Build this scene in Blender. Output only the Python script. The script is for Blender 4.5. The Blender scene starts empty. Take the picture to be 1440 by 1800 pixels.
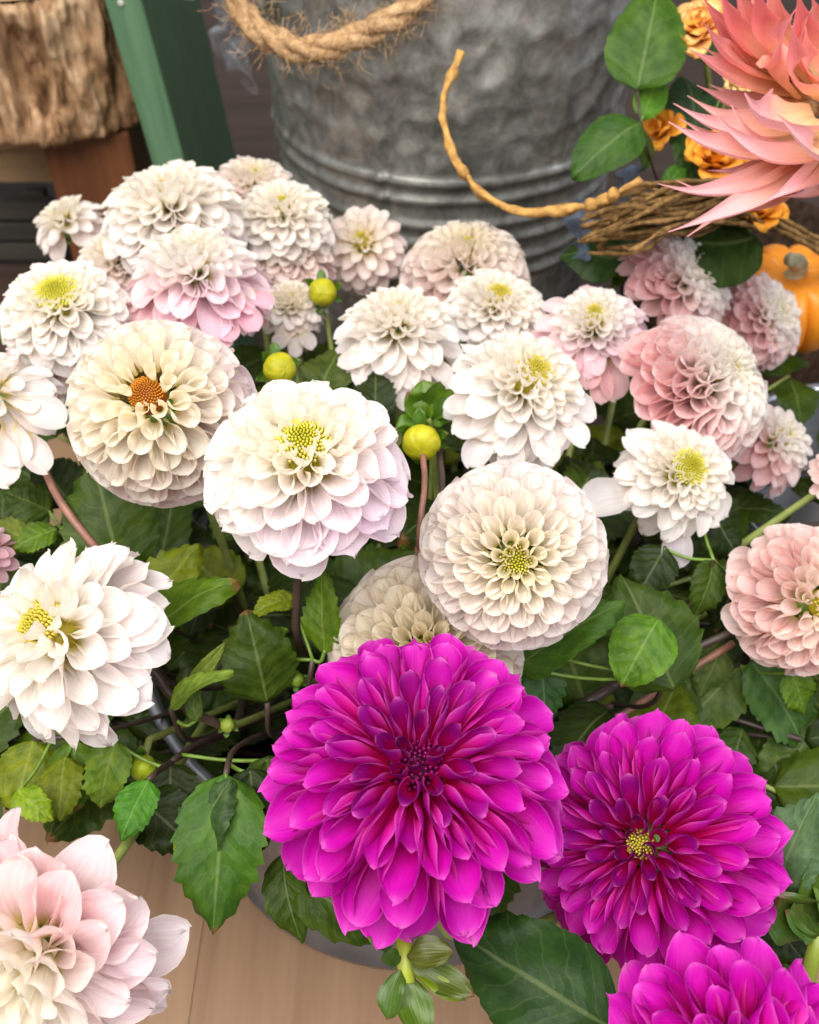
import bpy, math, random
from mathutils import Vector, Matrix, Quaternion, noise

# ------------------------------------------------------------------ camera, light, exposure
SC = bpy.context.scene
COL = SC.collection
R_ = math.radians
PITCH = 45.0                       # degrees below the horizon
CAM = Vector((0.0, 0.0, 0.66))
VFOV = 55.0
FPX = 900.0 / math.tan(R_(VFOV / 2))
cam_d = bpy.data.cameras.new('camera')
cam = bpy.data.objects.new('camera', cam_d)
COL.objects.link(cam)
cam.location = CAM
cam.rotation_euler = (R_(90 - PITCH), 0, 0)
cam_d.sensor_fit = 'VERTICAL'
cam_d.sensor_height = 24.0
cam_d.lens = 12.0 / math.tan(R_(VFOV / 2))
cam_d.clip_start = 0.01
cam_d.clip_end = 50
cam_d.dof.use_dof = True
cam_d.dof.focus_distance = 0.40
cam_d.dof.aperture_fstop = cam_d.lens / 2.8
SC.camera = cam
SC.render.resolution_x, SC.render.resolution_y = 819, 1024

world = bpy.data.worlds.new('World')
SC.world = world
world.use_nodes = True
bgn = world.node_tree.nodes['Background']
bgn.inputs['Color'].default_value = (0.90, 0.95, 1.0, 1)
bgn.inputs['Strength'].default_value = 0.31

def area_lamp(name, loc, target, size, power, col):
    d = bpy.data.lights.new(name, 'AREA')
    d.shape = 'DISK'
    d.size = size
    d.energy = power
    d.color = col
    o = bpy.data.objects.new(name, d)
    COL.objects.link(o)
    o.location = loc
    o.rotation_euler = (Vector(target) - Vector(loc)).to_track_quat('-Z', 'Y').to_euler()
    return o
area_lamp('skylight', (-0.35, -0.20, 1.9), (0, 0.45, 0.28), 2.2, 80, (1.0, 0.97, 0.925))
area_lamp('window_light', (1.9, -0.5, 1.5), (0.1, 0.4, 0.3), 1.2, 22, (0.82, 0.86, 1.0))

SC.view_settings.view_transform = 'Standard'
SC.view_settings.look = 'None'
SC.view_settings.gamma = 1.0
SC.view_settings.exposure = 0.27
SC.cycles.use_denoising = True
SC.cycles.max_bounces = 6
SC.cycles.diffuse_bounces = 4
SC.cycles.transmission_bounces = 4
SC.cycles.caustics_reflective = False
SC.cycles.caustics_refractive = False
SC.cycles.use_adaptive_sampling = True
SC.cycles.adaptive_threshold = 0.03
SC.cycles.transparent_max_bounces = 12

# ------------------------------------------------------------------ helpers
CR = Vector((1, 0, 0))                                               # camera right
CF = Vector((0, math.cos(R_(PITCH)), -math.sin(R_(PITCH))))          # camera forward
CU = Vector((0, math.sin(R_(PITCH)), math.cos(R_(PITCH))))           # camera up

def at(px, py, d):
    """point seen at photo pixel (px, py), d metres along the optical axis"""
    return CAM + CF * d + CR * ((px - 720) / FPX * d) + CU * ((900 - py) / FPX * d)

def on_z(px, py, z):
    v = CF + CR * ((px - 720) / FPX) + CU * ((900 - py) / FPX)
    return CAM + v * ((z - CAM.z) / v.z)

def cdir(x, y, z=None):
    """direction given in the camera's right / up / towards-camera axes"""
    if z is None:
        z = math.sqrt(max(0.0, 1 - x * x - y * y))
    return (CR * x + CU * y - CF * z).normalized()

def smooth(x, a=0.0, b=1.0):
    t = min(1.0, max(0.0, (x - a) / (b - a)))
    return t * t * (3 - 2 * t)

def lerp(a, b, t):
    return a + (b - a) * t

def mixc(a, b, t):
    return tuple(lerp(x, y, t) for x, y in zip(a, b))

def link(name, mesh, parent=None, mat=None):
    o = bpy.data.objects.new(name, mesh)
    COL.objects.link(o)
    if parent is not None:
        o.parent = parent
    if mat is not None and mesh is not None:
        if not mesh.materials:
            mesh.materials.append(mat)
    return o

def empty(name, loc=(0, 0, 0)):
    o = bpy.data.objects.new(name, None)
    o.empty_display_size = 0.01
    COL.objects.link(o)
    o.location = loc
    return o

def tag(o, label, cat, group=None, kind=None):
    if label:
        o['label'] = label
    if cat:
        o['category'] = cat
    if group:
        o['group'] = group
    if kind:
        o['kind'] = kind
    return o

def mesh_from(name, verts, faces, uvs=None, smooth_shade=True, mat=None):
    m = bpy.data.meshes.new(name)
    m.from_pydata([tuple(v) for v in verts], [], faces)
    if uvs is not None:
        lay = m.uv_layers.new(name='UVMap')
        flat = []
        for p in m.polygons:
            for vi in p.vertices:
                flat.extend(uvs[vi])
        lay.data.foreach_set('uv', flat)
    if smooth_shade:
        m.polygons.foreach_set('use_smooth', [True] * len(m.polygons))
    if mat is not None:
        m.materials.append(mat)
    m.update()
    return m

def grid_faces(nu, nv, off=0, wrap=False):
    f = []
    cols = nv if wrap else nv + 1
    for i in range(nu):
        for j in range(nv):
            a = off + i * cols + j
            b = off + i * cols + (j + 1) % cols
            f.append((a, b, b + cols, a + cols))
    return f

def spline(pts, n):
    """centripetal Catmull-Rom through pts, n samples evenly spread over the chord length"""
    P = [Vector(p) for p in pts]
    if len(P) == 2:
        return [P[0].lerp(P[1], k / (n - 1)) for k in range(n)]
    P = [P[0] * 2 - P[1]] + P + [P[-1] * 2 - P[-2]]
    T = [0.0]
    for a_, b_ in zip(P, P[1:]):
        T.append(T[-1] + max(1e-6, (b_ - a_).length) ** .5)
    L = [0.0]
    for a_, b_ in zip(P[1:-1], P[2:-1]):
        L.append(L[-1] + (b_ - a_).length)
    out = []
    for k in range(n):
        d = L[-1] * k / (n - 1)
        i = 0
        while i < len(L) - 2 and d > L[i + 1]:
            i += 1
        f = (d - L[i]) / max(1e-9, L[i + 1] - L[i])
        p0, p1, p2, p3 = P[i:i + 4]
        t0, t1, t2, t3 = T[i:i + 4]
        t = t1 + (t2 - t1) * f
        A1 = p0 * ((t1 - t) / (t1 - t0)) + p1 * ((t - t0) / (t1 - t0))
        A2 = p1 * ((t2 - t) / (t2 - t1)) + p2 * ((t - t1) / (t2 - t1))
        A3 = p2 * ((t3 - t) / (t3 - t2)) + p3 * ((t - t2) / (t3 - t2))
        B1 = A1 * ((t2 - t) / (t2 - t0)) + A2 * ((t - t0) / (t2 - t0))
        B2 = A2 * ((t3 - t) / (t3 - t1)) + A3 * ((t - t1) / (t3 - t1))
        out.append(B1 * ((t2 - t) / (t2 - t1)) + B2 * ((t - t1) / (t2 - t1)))
    return out

def tube_data(path, rad, sides=8, lump=0.0, seed=0, off=0):
    """tube round a list of points; rad is a number or f(t)"""
    verts, uvs = [], []
    n = len(path)
    up = Vector((0.13, 0.21, 0.97))
    prev = None
    for i, p in enumerate(path):
        tg = (path[min(i + 1, n - 1)] - path[max(i - 1, 0)]).normalized()
        if prev is None:
            a = tg.orthogonal().normalized()
        else:
            a = (prev - tg * prev.dot(tg)).normalized()
        prev = a
        b = tg.cross(a)
        t = i / (n - 1)
        r = rad(t) if callable(rad) else rad
        for j in range(sides):
            an = 2 * math.pi * j / sides
            rr = r
            if lump:
                rr *= 1 + lump * noise.noise(Vector((p.x, p.y, p.z)) * 110 + Vector((seed * 3.1, j * .7, seed)))
            verts.append(p + (a * math.cos(an) + b * math.sin(an)) * rr)
            uvs.append((j / sides, t))
    faces = [tuple(x for x in f) for f in grid_faces(n - 1, sides, off, wrap=True)]
    faces.append(tuple(off + j for j in range(sides))[::-1])
    faces.append(tuple(off + (n - 1) * sides + j for j in range(sides)))
    return verts, faces, uvs

def tube(name, path, rad, mat, parent=None, sides=8, lump=0.0, seed=0):
    v, f, u = tube_data(path, rad, sides, lump, seed)
    return link(name, mesh_from(name, v, f, u, mat=mat), parent)

# ------------------------------------------------------------------ node helpers
class NT:
    def __init__(self, name):
        self.m = bpy.data.materials.new(name)
        self.m.use_nodes = True
        self.t = self.m.node_tree
        self.n = self.t.nodes
        self.bsdf = self.n['Principled BSDF']
        self.out = self.n['Material Output']
    def node(self, typ, **kw):
        o = self.n.new(typ)
        for k, v in kw.items():
            if k.startswith('_'):
                setattr(o, k[1:], v)
            else:
                o.inputs[k].default_value = v
        return o
    def l(self, a, b):
        self.t.links.new(a, b)
    def math(self, op, a, b=None, c=None, clamp=False):
        o = self.n.new('ShaderNodeMath')
        o.operation = op
        o.use_clamp = clamp
        for i, x in enumerate((a, b, c)):
            if x is None:
                continue
            if isinstance(x, (int, float)):
                o.inputs[i].default_value = x
            else:
                self.l(x, o.inputs[i])
        return o.outputs[0]
    def mix(self, fac, a, b, blend='MIX'):
        o = self.n.new('ShaderNodeMix')
        o.data_type = 'RGBA'
        o.blend_type = blend
        for s, x in ((0, fac), (6, a), (7, b)):
            if isinstance(x, (int, float)):
                o.inputs[s].default_value = x
            elif isinstance(x, tuple):
                o.inputs[s].default_value = tuple(x) + ((1,) if len(x) == 3 else ())
            else:
                self.l(x, o.inputs[s])
        return o.outputs[2]
    def ramp(self, fac, stops, interp='LINEAR'):
        o = self.n.new('ShaderNodeValToRGB')
        o.color_ramp.interpolation = interp
        e = o.color_ramp.elements
        while len(e) < len(stops):
            e.new(0.5)
        for el, (p, c) in zip(e, stops):
            el.position = p
            el.color = tuple(c) + (1,) if len(c) == 3 else c
        self.l(fac, o.inputs[0])
        return o.outputs[0]
    def maprange(self, x, a, b, c=0.0, d=1.0, smoothstep=True):
        o = self.n.new('ShaderNodeMapRange')
        if smoothstep:
            o.interpolation_type = 'SMOOTHSTEP'
        for i, v in zip((1, 2, 3, 4), (a, b, c, d)):
            o.inputs[i].default_value = v
        self.l(x, o.inputs[0])
        return o.outputs[0]
    def uv(self):
        o = self.n.new('ShaderNodeTexCoord')
        s = self.n.new('ShaderNodeSeparateXYZ')
        self.l(o.outputs['UV'], s.inputs[0])
        return o.outputs['UV'], s.outputs[0], s.outputs[1]
    def coords(self, kind='Object', scale=(1, 1, 1)):
        o = self.n.new('ShaderNodeTexCoord')
        mp = self.n.new('ShaderNodeMapping')
        mp.inputs['Scale'].default_value = scale
        self.l(o.outputs[kind], mp.inputs[0])
        return mp.outputs[0]
    def noise(self, vec, scale, detail=4, rough=0.55, dist=0.0):
        o = self.n.new('ShaderNodeTexNoise')
        o.inputs['Scale'].default_value = scale
        o.inputs['Detail'].default_value = detail
        o.inputs['Roughness'].default_value = rough
        o.inputs['Distortion'].default_value = dist
        if vec is not None:
            self.l(vec, o.inputs['Vector'])
        return o.outputs[0]
    def bump(self, h, strength=0.3, dist=0.001):
        o = self.n.new('ShaderNodeBump')
        o.inputs['Strength'].default_value = strength
        o.inputs['Distance'].default_value = dist
        self.l(h, o.inputs['Height'])
        return o.outputs[0]
    def set(self, **kw):
        names = {'color': 'Base Color', 'rough': 'Roughness', 'metal': 'Metallic', 'spec': 'Specular IOR Level', 'normal': 'Normal',
                 'coat': 'Coat Weight', 'sss': 'Subsurface Weight'}
        for k, v in kw.items():
            i = self.bsdf.inputs[names[k]]
            if isinstance(v, (int, float)):
                i.default_value = v
            elif isinstance(v, tuple):
                i.default_value = tuple(v) + ((1,) if len(v) == 3 else ())
            else:
                self.l(v, i)
        return self
    def translucent(self, fac, color, normal=None):
        tr = self.n.new('ShaderNodeBsdfTranslucent')
        if isinstance(color, tuple):
            tr.inputs[0].default_value = color + (1,)
        else:
            self.l(color, tr.inputs[0])
        if normal is not None:
            self.l(normal, tr.inputs['Normal'])
        mx = self.n.new('ShaderNodeMixShader')
        mx.inputs[0].default_value = fac
        self.l(self.bsdf.outputs[0], mx.inputs[1])
        self.l(tr.outputs[0], mx.inputs[2])
        self.l(mx.outputs[0], self.out.inputs[0])
        return self

def petal_material(name, base_col, base_to, edge_col, edge_amt, trans, rough, spec, vein=0.06):
    k = NT(name)
    uv, x, y = k.uv()
    oi = k.n.new('ShaderNodeObjectInfo')
    blade = oi.outputs['Color']
    f = k.maprange(y, 0.02, base_to)
    c = k.mix(f, base_col, blade)
    mp = k.node('ShaderNodeMapping')
    mp.inputs['Scale'].default_value = (26, 1.6, 1)
    add = k.node('ShaderNodeVectorMath', _operation='ADD')
    k.l(uv, add.inputs[0])
    k.l(oi.outputs['Random'], add.inputs[1])
    k.l(add.outputs[0], mp.inputs[0])
    nz = k.noise(mp.outputs[0], 1.0, 3, 0.5)
    c = k.mix(k.maprange(nz, 0.35, 0.75, 0, 1), c, k.mix(1.0, c, (1 - vein * .8, 1 - vein * 2.0, 1 - vein * 1.4), 'MULTIPLY'))
    a = k.math('ABSOLUTE', k.math('SUBTRACT', x, 0.5))
    e1 = k.math('POWER', k.math('MULTIPLY', a, 2.0), 14.0)
    e2 = k.math('POWER', y, 26.0)
    e = k.math('MULTIPLY', k.math('MAXIMUM', e1, e2, clamp=True), edge_amt)
    e = k.math('MULTIPLY', e, f)
    c = k.mix(e, c, edge_col)
    # a little browning at the tips of the odd petal
    sp = k.math('MULTIPLY', k.maprange(y, .955, 1.0), k.math('MULTIPLY', k.maprange(oi.outputs['Random'], .80, .84), k.maprange(k.noise(uv, 9, 3), .45, .6)))
    c = k.mix(k.math('MULTIPLY', sp, .55), c, (.30, .16, .07))
    bn = k.bump(nz, 0.35, 0.0012)
    k.set(color=c, rough=rough, spec=spec, normal=bn)
    k.translucent(trans, k.mix(1.0, c, (1.0, .97, .90), 'MULTIPLY') if trans > .5 else c)
    return k.m

PETAL_WHITE = petal_material('white_petal', (0.86, 0.77, 0.33), 0.28, (0.94, 0.92, 0.84), 0.5, 0.56, 0.52, 0.22, 0.075)
PETAL_MAGENTA = petal_material('magenta_petal', (0.70, 0.0, 0.12), 0.85, (0.86, 0.18, 0.68), 0.55, 0.42, 0.52, 0.18, 0.10)
PETAL_CORAL = petal_material('coral_petal', (0.86, 0.58, 0.28), 0.80, (0.86, 0.42, 0.46), 0.4, 0.34, 0.55, 0.2, 0.10)
PETAL_ROSE = petal_material('orange_petal', (0.70, 0.22, 0.01), 0.45, (0.88, 0.44, 0.08), 0.5, 0.25, 0.45, 0.3)

def floret_material(name, stops):
    k = NT(name)
    uv, x, y = k.uv()
    c = k.ramp(y, stops)
    k.set(color=c, rough=0.5, spec=0.3)
    k.translucent(0.15, c)
    return k.m
EYE_GREEN = floret_material('green_eye', [(0.0, (0.26, 0.24, 0.01)), (0.5, (0.50, 0.45, 0.03)), (1.0, (0.74, 0.67, 0.16))])
EYE_YELLOW = floret_material('yellow_eye', [(0.0, (0.34, 0.28, 0.01)), (1.0, (0.66, 0.54, 0.09))])
EYE_ORANGE = floret_material('orange_eye', [(0.0, (0.30, 0.08, 0.01)), (1.0, (0.62, 0.24, 0.02))])
EYE_DARK = floret_material('dark_purple_eye', [(0.0, (0.05, 0.0, 0.02)), (1.0, (0.28, 0.0, 0.12))])

def simple(name, col, rough=0.5, spec=0.4, nscale=0, namp=0.15, metal=0.0, bump=0.0):
    k = NT(name)
    if nscale:
        v = k.coords('Object')
        nz = k.noise(v, nscale, 5, 0.6)
        c = k.mix(k.maprange(nz, 0.3, 0.7), tuple(x * (1 - namp) for x in col), tuple(min(1, x * (1 + namp)) for x in col))
        k.set(color=c)
        if bump:
            k.set(normal=k.bump(nz, bump, 0.002))
    else:
        k.set(color=col)
    k.set(rough=rough, spec=spec, metal=metal)
    return k.m
STEM_GREEN = simple('green_stem', (0.20, 0.24, 0.06), 0.45, 0.4, 60, 0.25)
STEM_DARK = simple('dark_stem', (0.045, 0.028, 0.022), 0.45, 0.4, 60, 0.3)
STEM_BROWN = simple('reddish_stem', (0.22, 0.10, 0.07), 0.45, 0.4, 60, 0.25)
SEPAL_GREEN = simple('sepal_green', (0.13, 0.22, 0.03), 0.4, 0.4, 90, 0.3)

# ------------------------------------------------------------------ petals and flower heads
def petal_mesh(name, hw, arcs, bend, tipp, nu, nv, seed, mat, neck=0.30, wide=0.62, twist=0.0, notch=0.0, ruff=0.0, beak=0.0, rough_=.34):
    """unit-length ray floret: +Y along, +Z the inner face. arcs = degrees of roll at base, middle, tip"""
    rnd = random.Random(seed)
    verts, uvs = [], []
    a0, a1, a2 = (R_(x) for x in arcs)
    pos = Vector((0, 0, 0))
    lastu = 0
    ph = rnd.uniform(0, 6.28)
    skew = rnd.uniform(-.06, .06)
    for i in range(nu + 1):
        nb = max(4, int(nu * .5))
        u = wide * i / (nu - nb) if i <= nu - nb else wide + (1 - wide) * math.sin(math.pi / 2 * (i - nu + nb) / nb)
        ang = bend[0] * u + bend[1] * u ** 3
        du = u - lastu
        pos = pos + Vector((0, math.cos(ang), math.sin(ang))) * du
        lastu = u
        nrm = Vector((0, -math.sin(ang), math.cos(ang)))
        tgv = Vector((0, math.cos(ang), math.sin(ang)))
        w = neck + (1 - neck) * smooth(u, 0.0, wide)
        tf = 1.0
        if u > wide:
            x = (u - wide) / (1 - wide)
            tf = max(0.0, 1 - x ** (2.0 if tipp < .5 else lerp(2.0, 1.35, tipp))) ** lerp(0.5, 0.85, tipp)
        w *= hw * tf ** beak
        A = lerp(a0, a1, smooth(u, 0.0, 0.5)) if u < 0.5 else lerp(a1, a2, smooth(u, 0.5, 1.0))
        A = max(A, 0.05)
        r = max(w, 1e-4) / math.sin(min(A / 2, math.pi / 2))
        for j in range(nv + 1):
            v = -1 + 2 * j / nv
            a = v * A / 2 * tf ** (1 - beak)
            x = r * math.sin(a)
            z = r * (1 - math.cos(a))
            z += ruff * hw * math.sin(v * 5 + u * 7 + ph) * u * u
            mid = 0.035 * hw * (1 - abs(v)) ** 3 * smooth(u, .2, .6) * 2
            x += skew * u * u
            p = pos + Vector((x, 0, 0)) + nrm * (z + mid)
            p += tgv * (-(1 - abs(v)) * notch * (u ** 8))
            if rough_:
                q_ = Vector((x * 3.2 / max(hw, .05) * .3, u * 3.0, seed * 1.7))
                p += nrm * (noise.noise(q_) * rough_ * hw * smooth(u, .1, .7)) + Vector((noise.noise(q_ + Vector((5, 5, 5))) * rough_ * hw * .5 * u, 0, 0))
                p += tgv * (noise.noise(Vector((v * 1.6, seed * 2.3, 4))) * rough_ * .22 * u ** 4)
            if twist:
                q = Matrix.Rotation(twist * u, 3, 'Y')
                p = q @ p
            verts.append(p)
            uvs.append((j / nv, u))
    return mesh_from(name, verts, grid_faces(nu, nv), uvs, mat=mat)

PM = {}
def get_petal(style, k, K, var):
    """cached petal mesh for flower style, stage k of K (0 = outermost)"""
    key = (style['name'], k, var)
    if key in PM:
        return PM[key]
    q = 1 - (k + .5) / K                              # 1 outer .. 0 inner
    rnd = random.Random(hash(key[0]) % 9973 if False else sum(map(ord, key[0])) + k * 31 + var * 7)
    f = style['shape'](q, rnd)
    PM[key] = petal_mesh('petal', nu=style.get('nu', 10), nv=style.get('nv', 8), seed=k * 17 + var, mat=style['mat'], **f)
    return PM[key]

def shape_formal(q, rnd):
    j = rnd.uniform(-1, 1)
    return dict(hw=lerp(0.20, 0.29, q) * (1 + .06 * j), arcs=(lerp(330, 240, q), lerp(290, 130, q ** .8) + 15 * j, lerp(215, 95, q ** .8)),
                bend=(lerp(0.25, -0.12, q) + .08 * j, lerp(0.25, -0.05, q) + .1 * j), tipp=.12 + .1 * j, neck=.40, wide=.66)
def shape_ball(q, rnd):
    j = rnd.uniform(-1, 1)
    return dict(hw=lerp(0.19, 0.31, q) * (1 + .05 * j), arcs=(lerp(340, 310, q), lerp(335, 215, q ** 1.5) + 10 * j, lerp(290, 140, q ** 1.4)),
                bend=(lerp(0.05, 0.05, q) + .05 * j, lerp(0.05, .2, q) + .08 * j), tipp=0.0, neck=.42, wide=.72, rough_=.16)
def shape_decor(q, rnd):
    j = rnd.uniform(-1, 1)
    return dict(hw=lerp(0.155, 0.215, q ** .8) * (1 + .07 * j), arcs=(lerp(345, 315, q), lerp(340, 225, q ** 2.4) + 16 * j, lerp(300, 125, q ** 1.8)),
                bend=(lerp(0.12, -0.02, q) + .10 * j, lerp(0.12, -0.22, q) + .12 * j), tipp=.45 + .3 * j, beak=.20, neck=.44, wide=.60, twist=.10 * j, rough_=.24)
def shape_skirt(q, rnd):
    j = rnd.uniform(-1, 1)
    o = smooth(q, .62, .9)
    return dict(hw=lerp(lerp(.21, .30, q), .27, o) * (1 + .08 * j), arcs=(lerp(320, 230, q), lerp(lerp(285, 190, q), 85, o) + 18 * j, lerp(lerp(205, 140, q), 55, o)),
                bend=(lerp(.2, -.05, o) + .10 * j, lerp(.2, -.3, o) + .14 * j), tipp=.22 + .2 * j, neck=.40, wide=.62, twist=.12 * j)
def shape_loose(q, rnd):
    j = rnd.uniform(-1, 1)
    return dict(hw=lerp(0.20, 0.30, q) * (1 + .08 * j), arcs=(lerp(330, 240, q), lerp(290, 105, q ** .7) + 20 * j, lerp(190, 65, q ** .7)),
                bend=(lerp(0.25, -0.05, q) + .12 * j, lerp(0.25, -0.2, q) + .16 * j), tipp=.26 + .22 * j, beak=.18, neck=.40, wide=.60, twist=.14 * j)

# th = polar angle of the outermost petals; rec = receptacle radius; flat = squash of the receptacle; L0 = inner length
STY = {
    'formal': dict(name='formal', mat=PETAL_WHITE, shape=shape_formal, N=146, th=118, jit=1.5, thp=.92, rec=.30, flat=.75, L0=.13, Lp=.85, wq=1.06, qp=.70),
    'ball': dict(name='ball', mat=PETAL_WHITE, shape=shape_ball, N=158, th=128, jit=1.3, thp=.92, rec=.34, flat=.95, L0=.12, Lp=.70, wq=1.04, nu=12, nv=10, qp=.80),
    'decor': dict(name='decor', mat=PETAL_MAGENTA, shape=shape_decor, N=92, th=114, thp=.95, rec=.25, flat=.50, L0=.18, Lp=.80, wq=.95, jit=1.15, qp=.64, nu=12, nv=10),
    'skirt': dict(name='skirt', mat=PETAL_WHITE, shape=shape_skirt, N=128, th=112, thp=1.0, rec=.27, flat=.85, L0=.22, Lp=.8, wq=1.0, jit=1.6, qp=.66, skirt=True),
    'loose': dict(name='loose', mat=PETAL_WHITE, shape=shape_loose, N=84, th=118, thp=1.0, rec=.28, flat=.8, L0=.22, Lp=.8, wq=1.0),
}
GOLD = 2.399963

def center_mesh(n, rad, h, flo, seed, mat, open_=0.0):
    """disc of tight unopened florets: one joined part"""
    rnd = random.Random(seed)
    V, F, U = [], [], []
    for i in range(6):                               # the receptacle dome the florets sit on
        for j in range(16):
            an = 2 * math.pi * j / 16
            rr = rad * 1.08 * math.sin(i / 5 * math.pi / 2)
            V.append(Vector((rr * math.cos(an), rr * math.sin(an), h * .45 - (1 - math.cos(i / 5 * math.pi / 2)) * rad * .9)))
            U.append((j / 16, .05))
    F += grid_faces(5, 16, 0, wrap=True)
    ns = 5
    for i in range(n):
        q = math.sqrt((i + .5) / n)
        a = i * GOLD
        c = Vector((math.cos(a) * rad * q, math.sin(a) * rad * q, h * (1 - q * q)))
        d = Vector((math.cos(a) * (q * .7 - .25), math.sin(a) * (q * .7 - .25), 1)).normalized()
        s = d.orthogonal().normalized()
        t = d.cross(s)
        L = flo * lerp(.7, 1.35, q) * rnd.uniform(.8, 1.2)
        w = flo * lerp(.46, .62, q)
        off = len(V)
        for (zz, ww) in ((-.6, .7), (.2, .95), (.65, .85), (1.0, .32)):
            for j in range(ns):
                an = 2 * math.pi * j / ns + i
                V.append(c + d * (L * zz) + (s * math.cos(an) + t * math.sin(an)) * w * ww)
                U.append((j / ns, q * .75 + .25 * max(0, zz)))
        F += grid_faces(3, ns, off, wrap=True)
        F.append(tuple(off + 3 * ns + j for j in range(ns)))
    return mesh_from('flower_center', V, F, U, mat=mat)

def receptacle_mesh(mat):
    V, F, U = [], [], []
    prof = [(0.02, -.42), (.10, -.40), (.17, -.32), (.24, -.22), (.22, -.10), (.12, -.04), (0.0, -.03)]
    ns = 14
    for i, (r, z) in enumerate(prof):
        for j in range(ns):
            an = 2 * math.pi * j / ns
            V.append((r * math.cos(an), r * math.sin(an), z))
            U.append((j / ns, i / 6))
    F = grid_faces(len(prof) - 1, ns, 0, wrap=True)
    # sepals round the back
    for k in range(8):
        an = k * math.pi / 4 + .3
        off = len(V)
        for i in range(6):
            u = i / 5
            w = .11 * math.sin(math.pi * min(1, u * .9 + .12)) ** .8
            r = .14 + .34 * u
            z = -.36 + .10 * u - .06 * u * u
            for sx in (-1, 0, 1):
                V.append((math.cos(an) * r - math.sin(an) * w * sx, math.sin(an) * r + math.cos(an) * w * sx, z - .02 * abs(sx)))
                U.append((sx * .5 + .5, u))
        F += grid_faces(5, 2, off)
    return mesh_from('calyx', V, F, U, mat=mat)
CALYX = receptacle_mesh(SEPAL_GREEN)
CENTERS = {}

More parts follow.
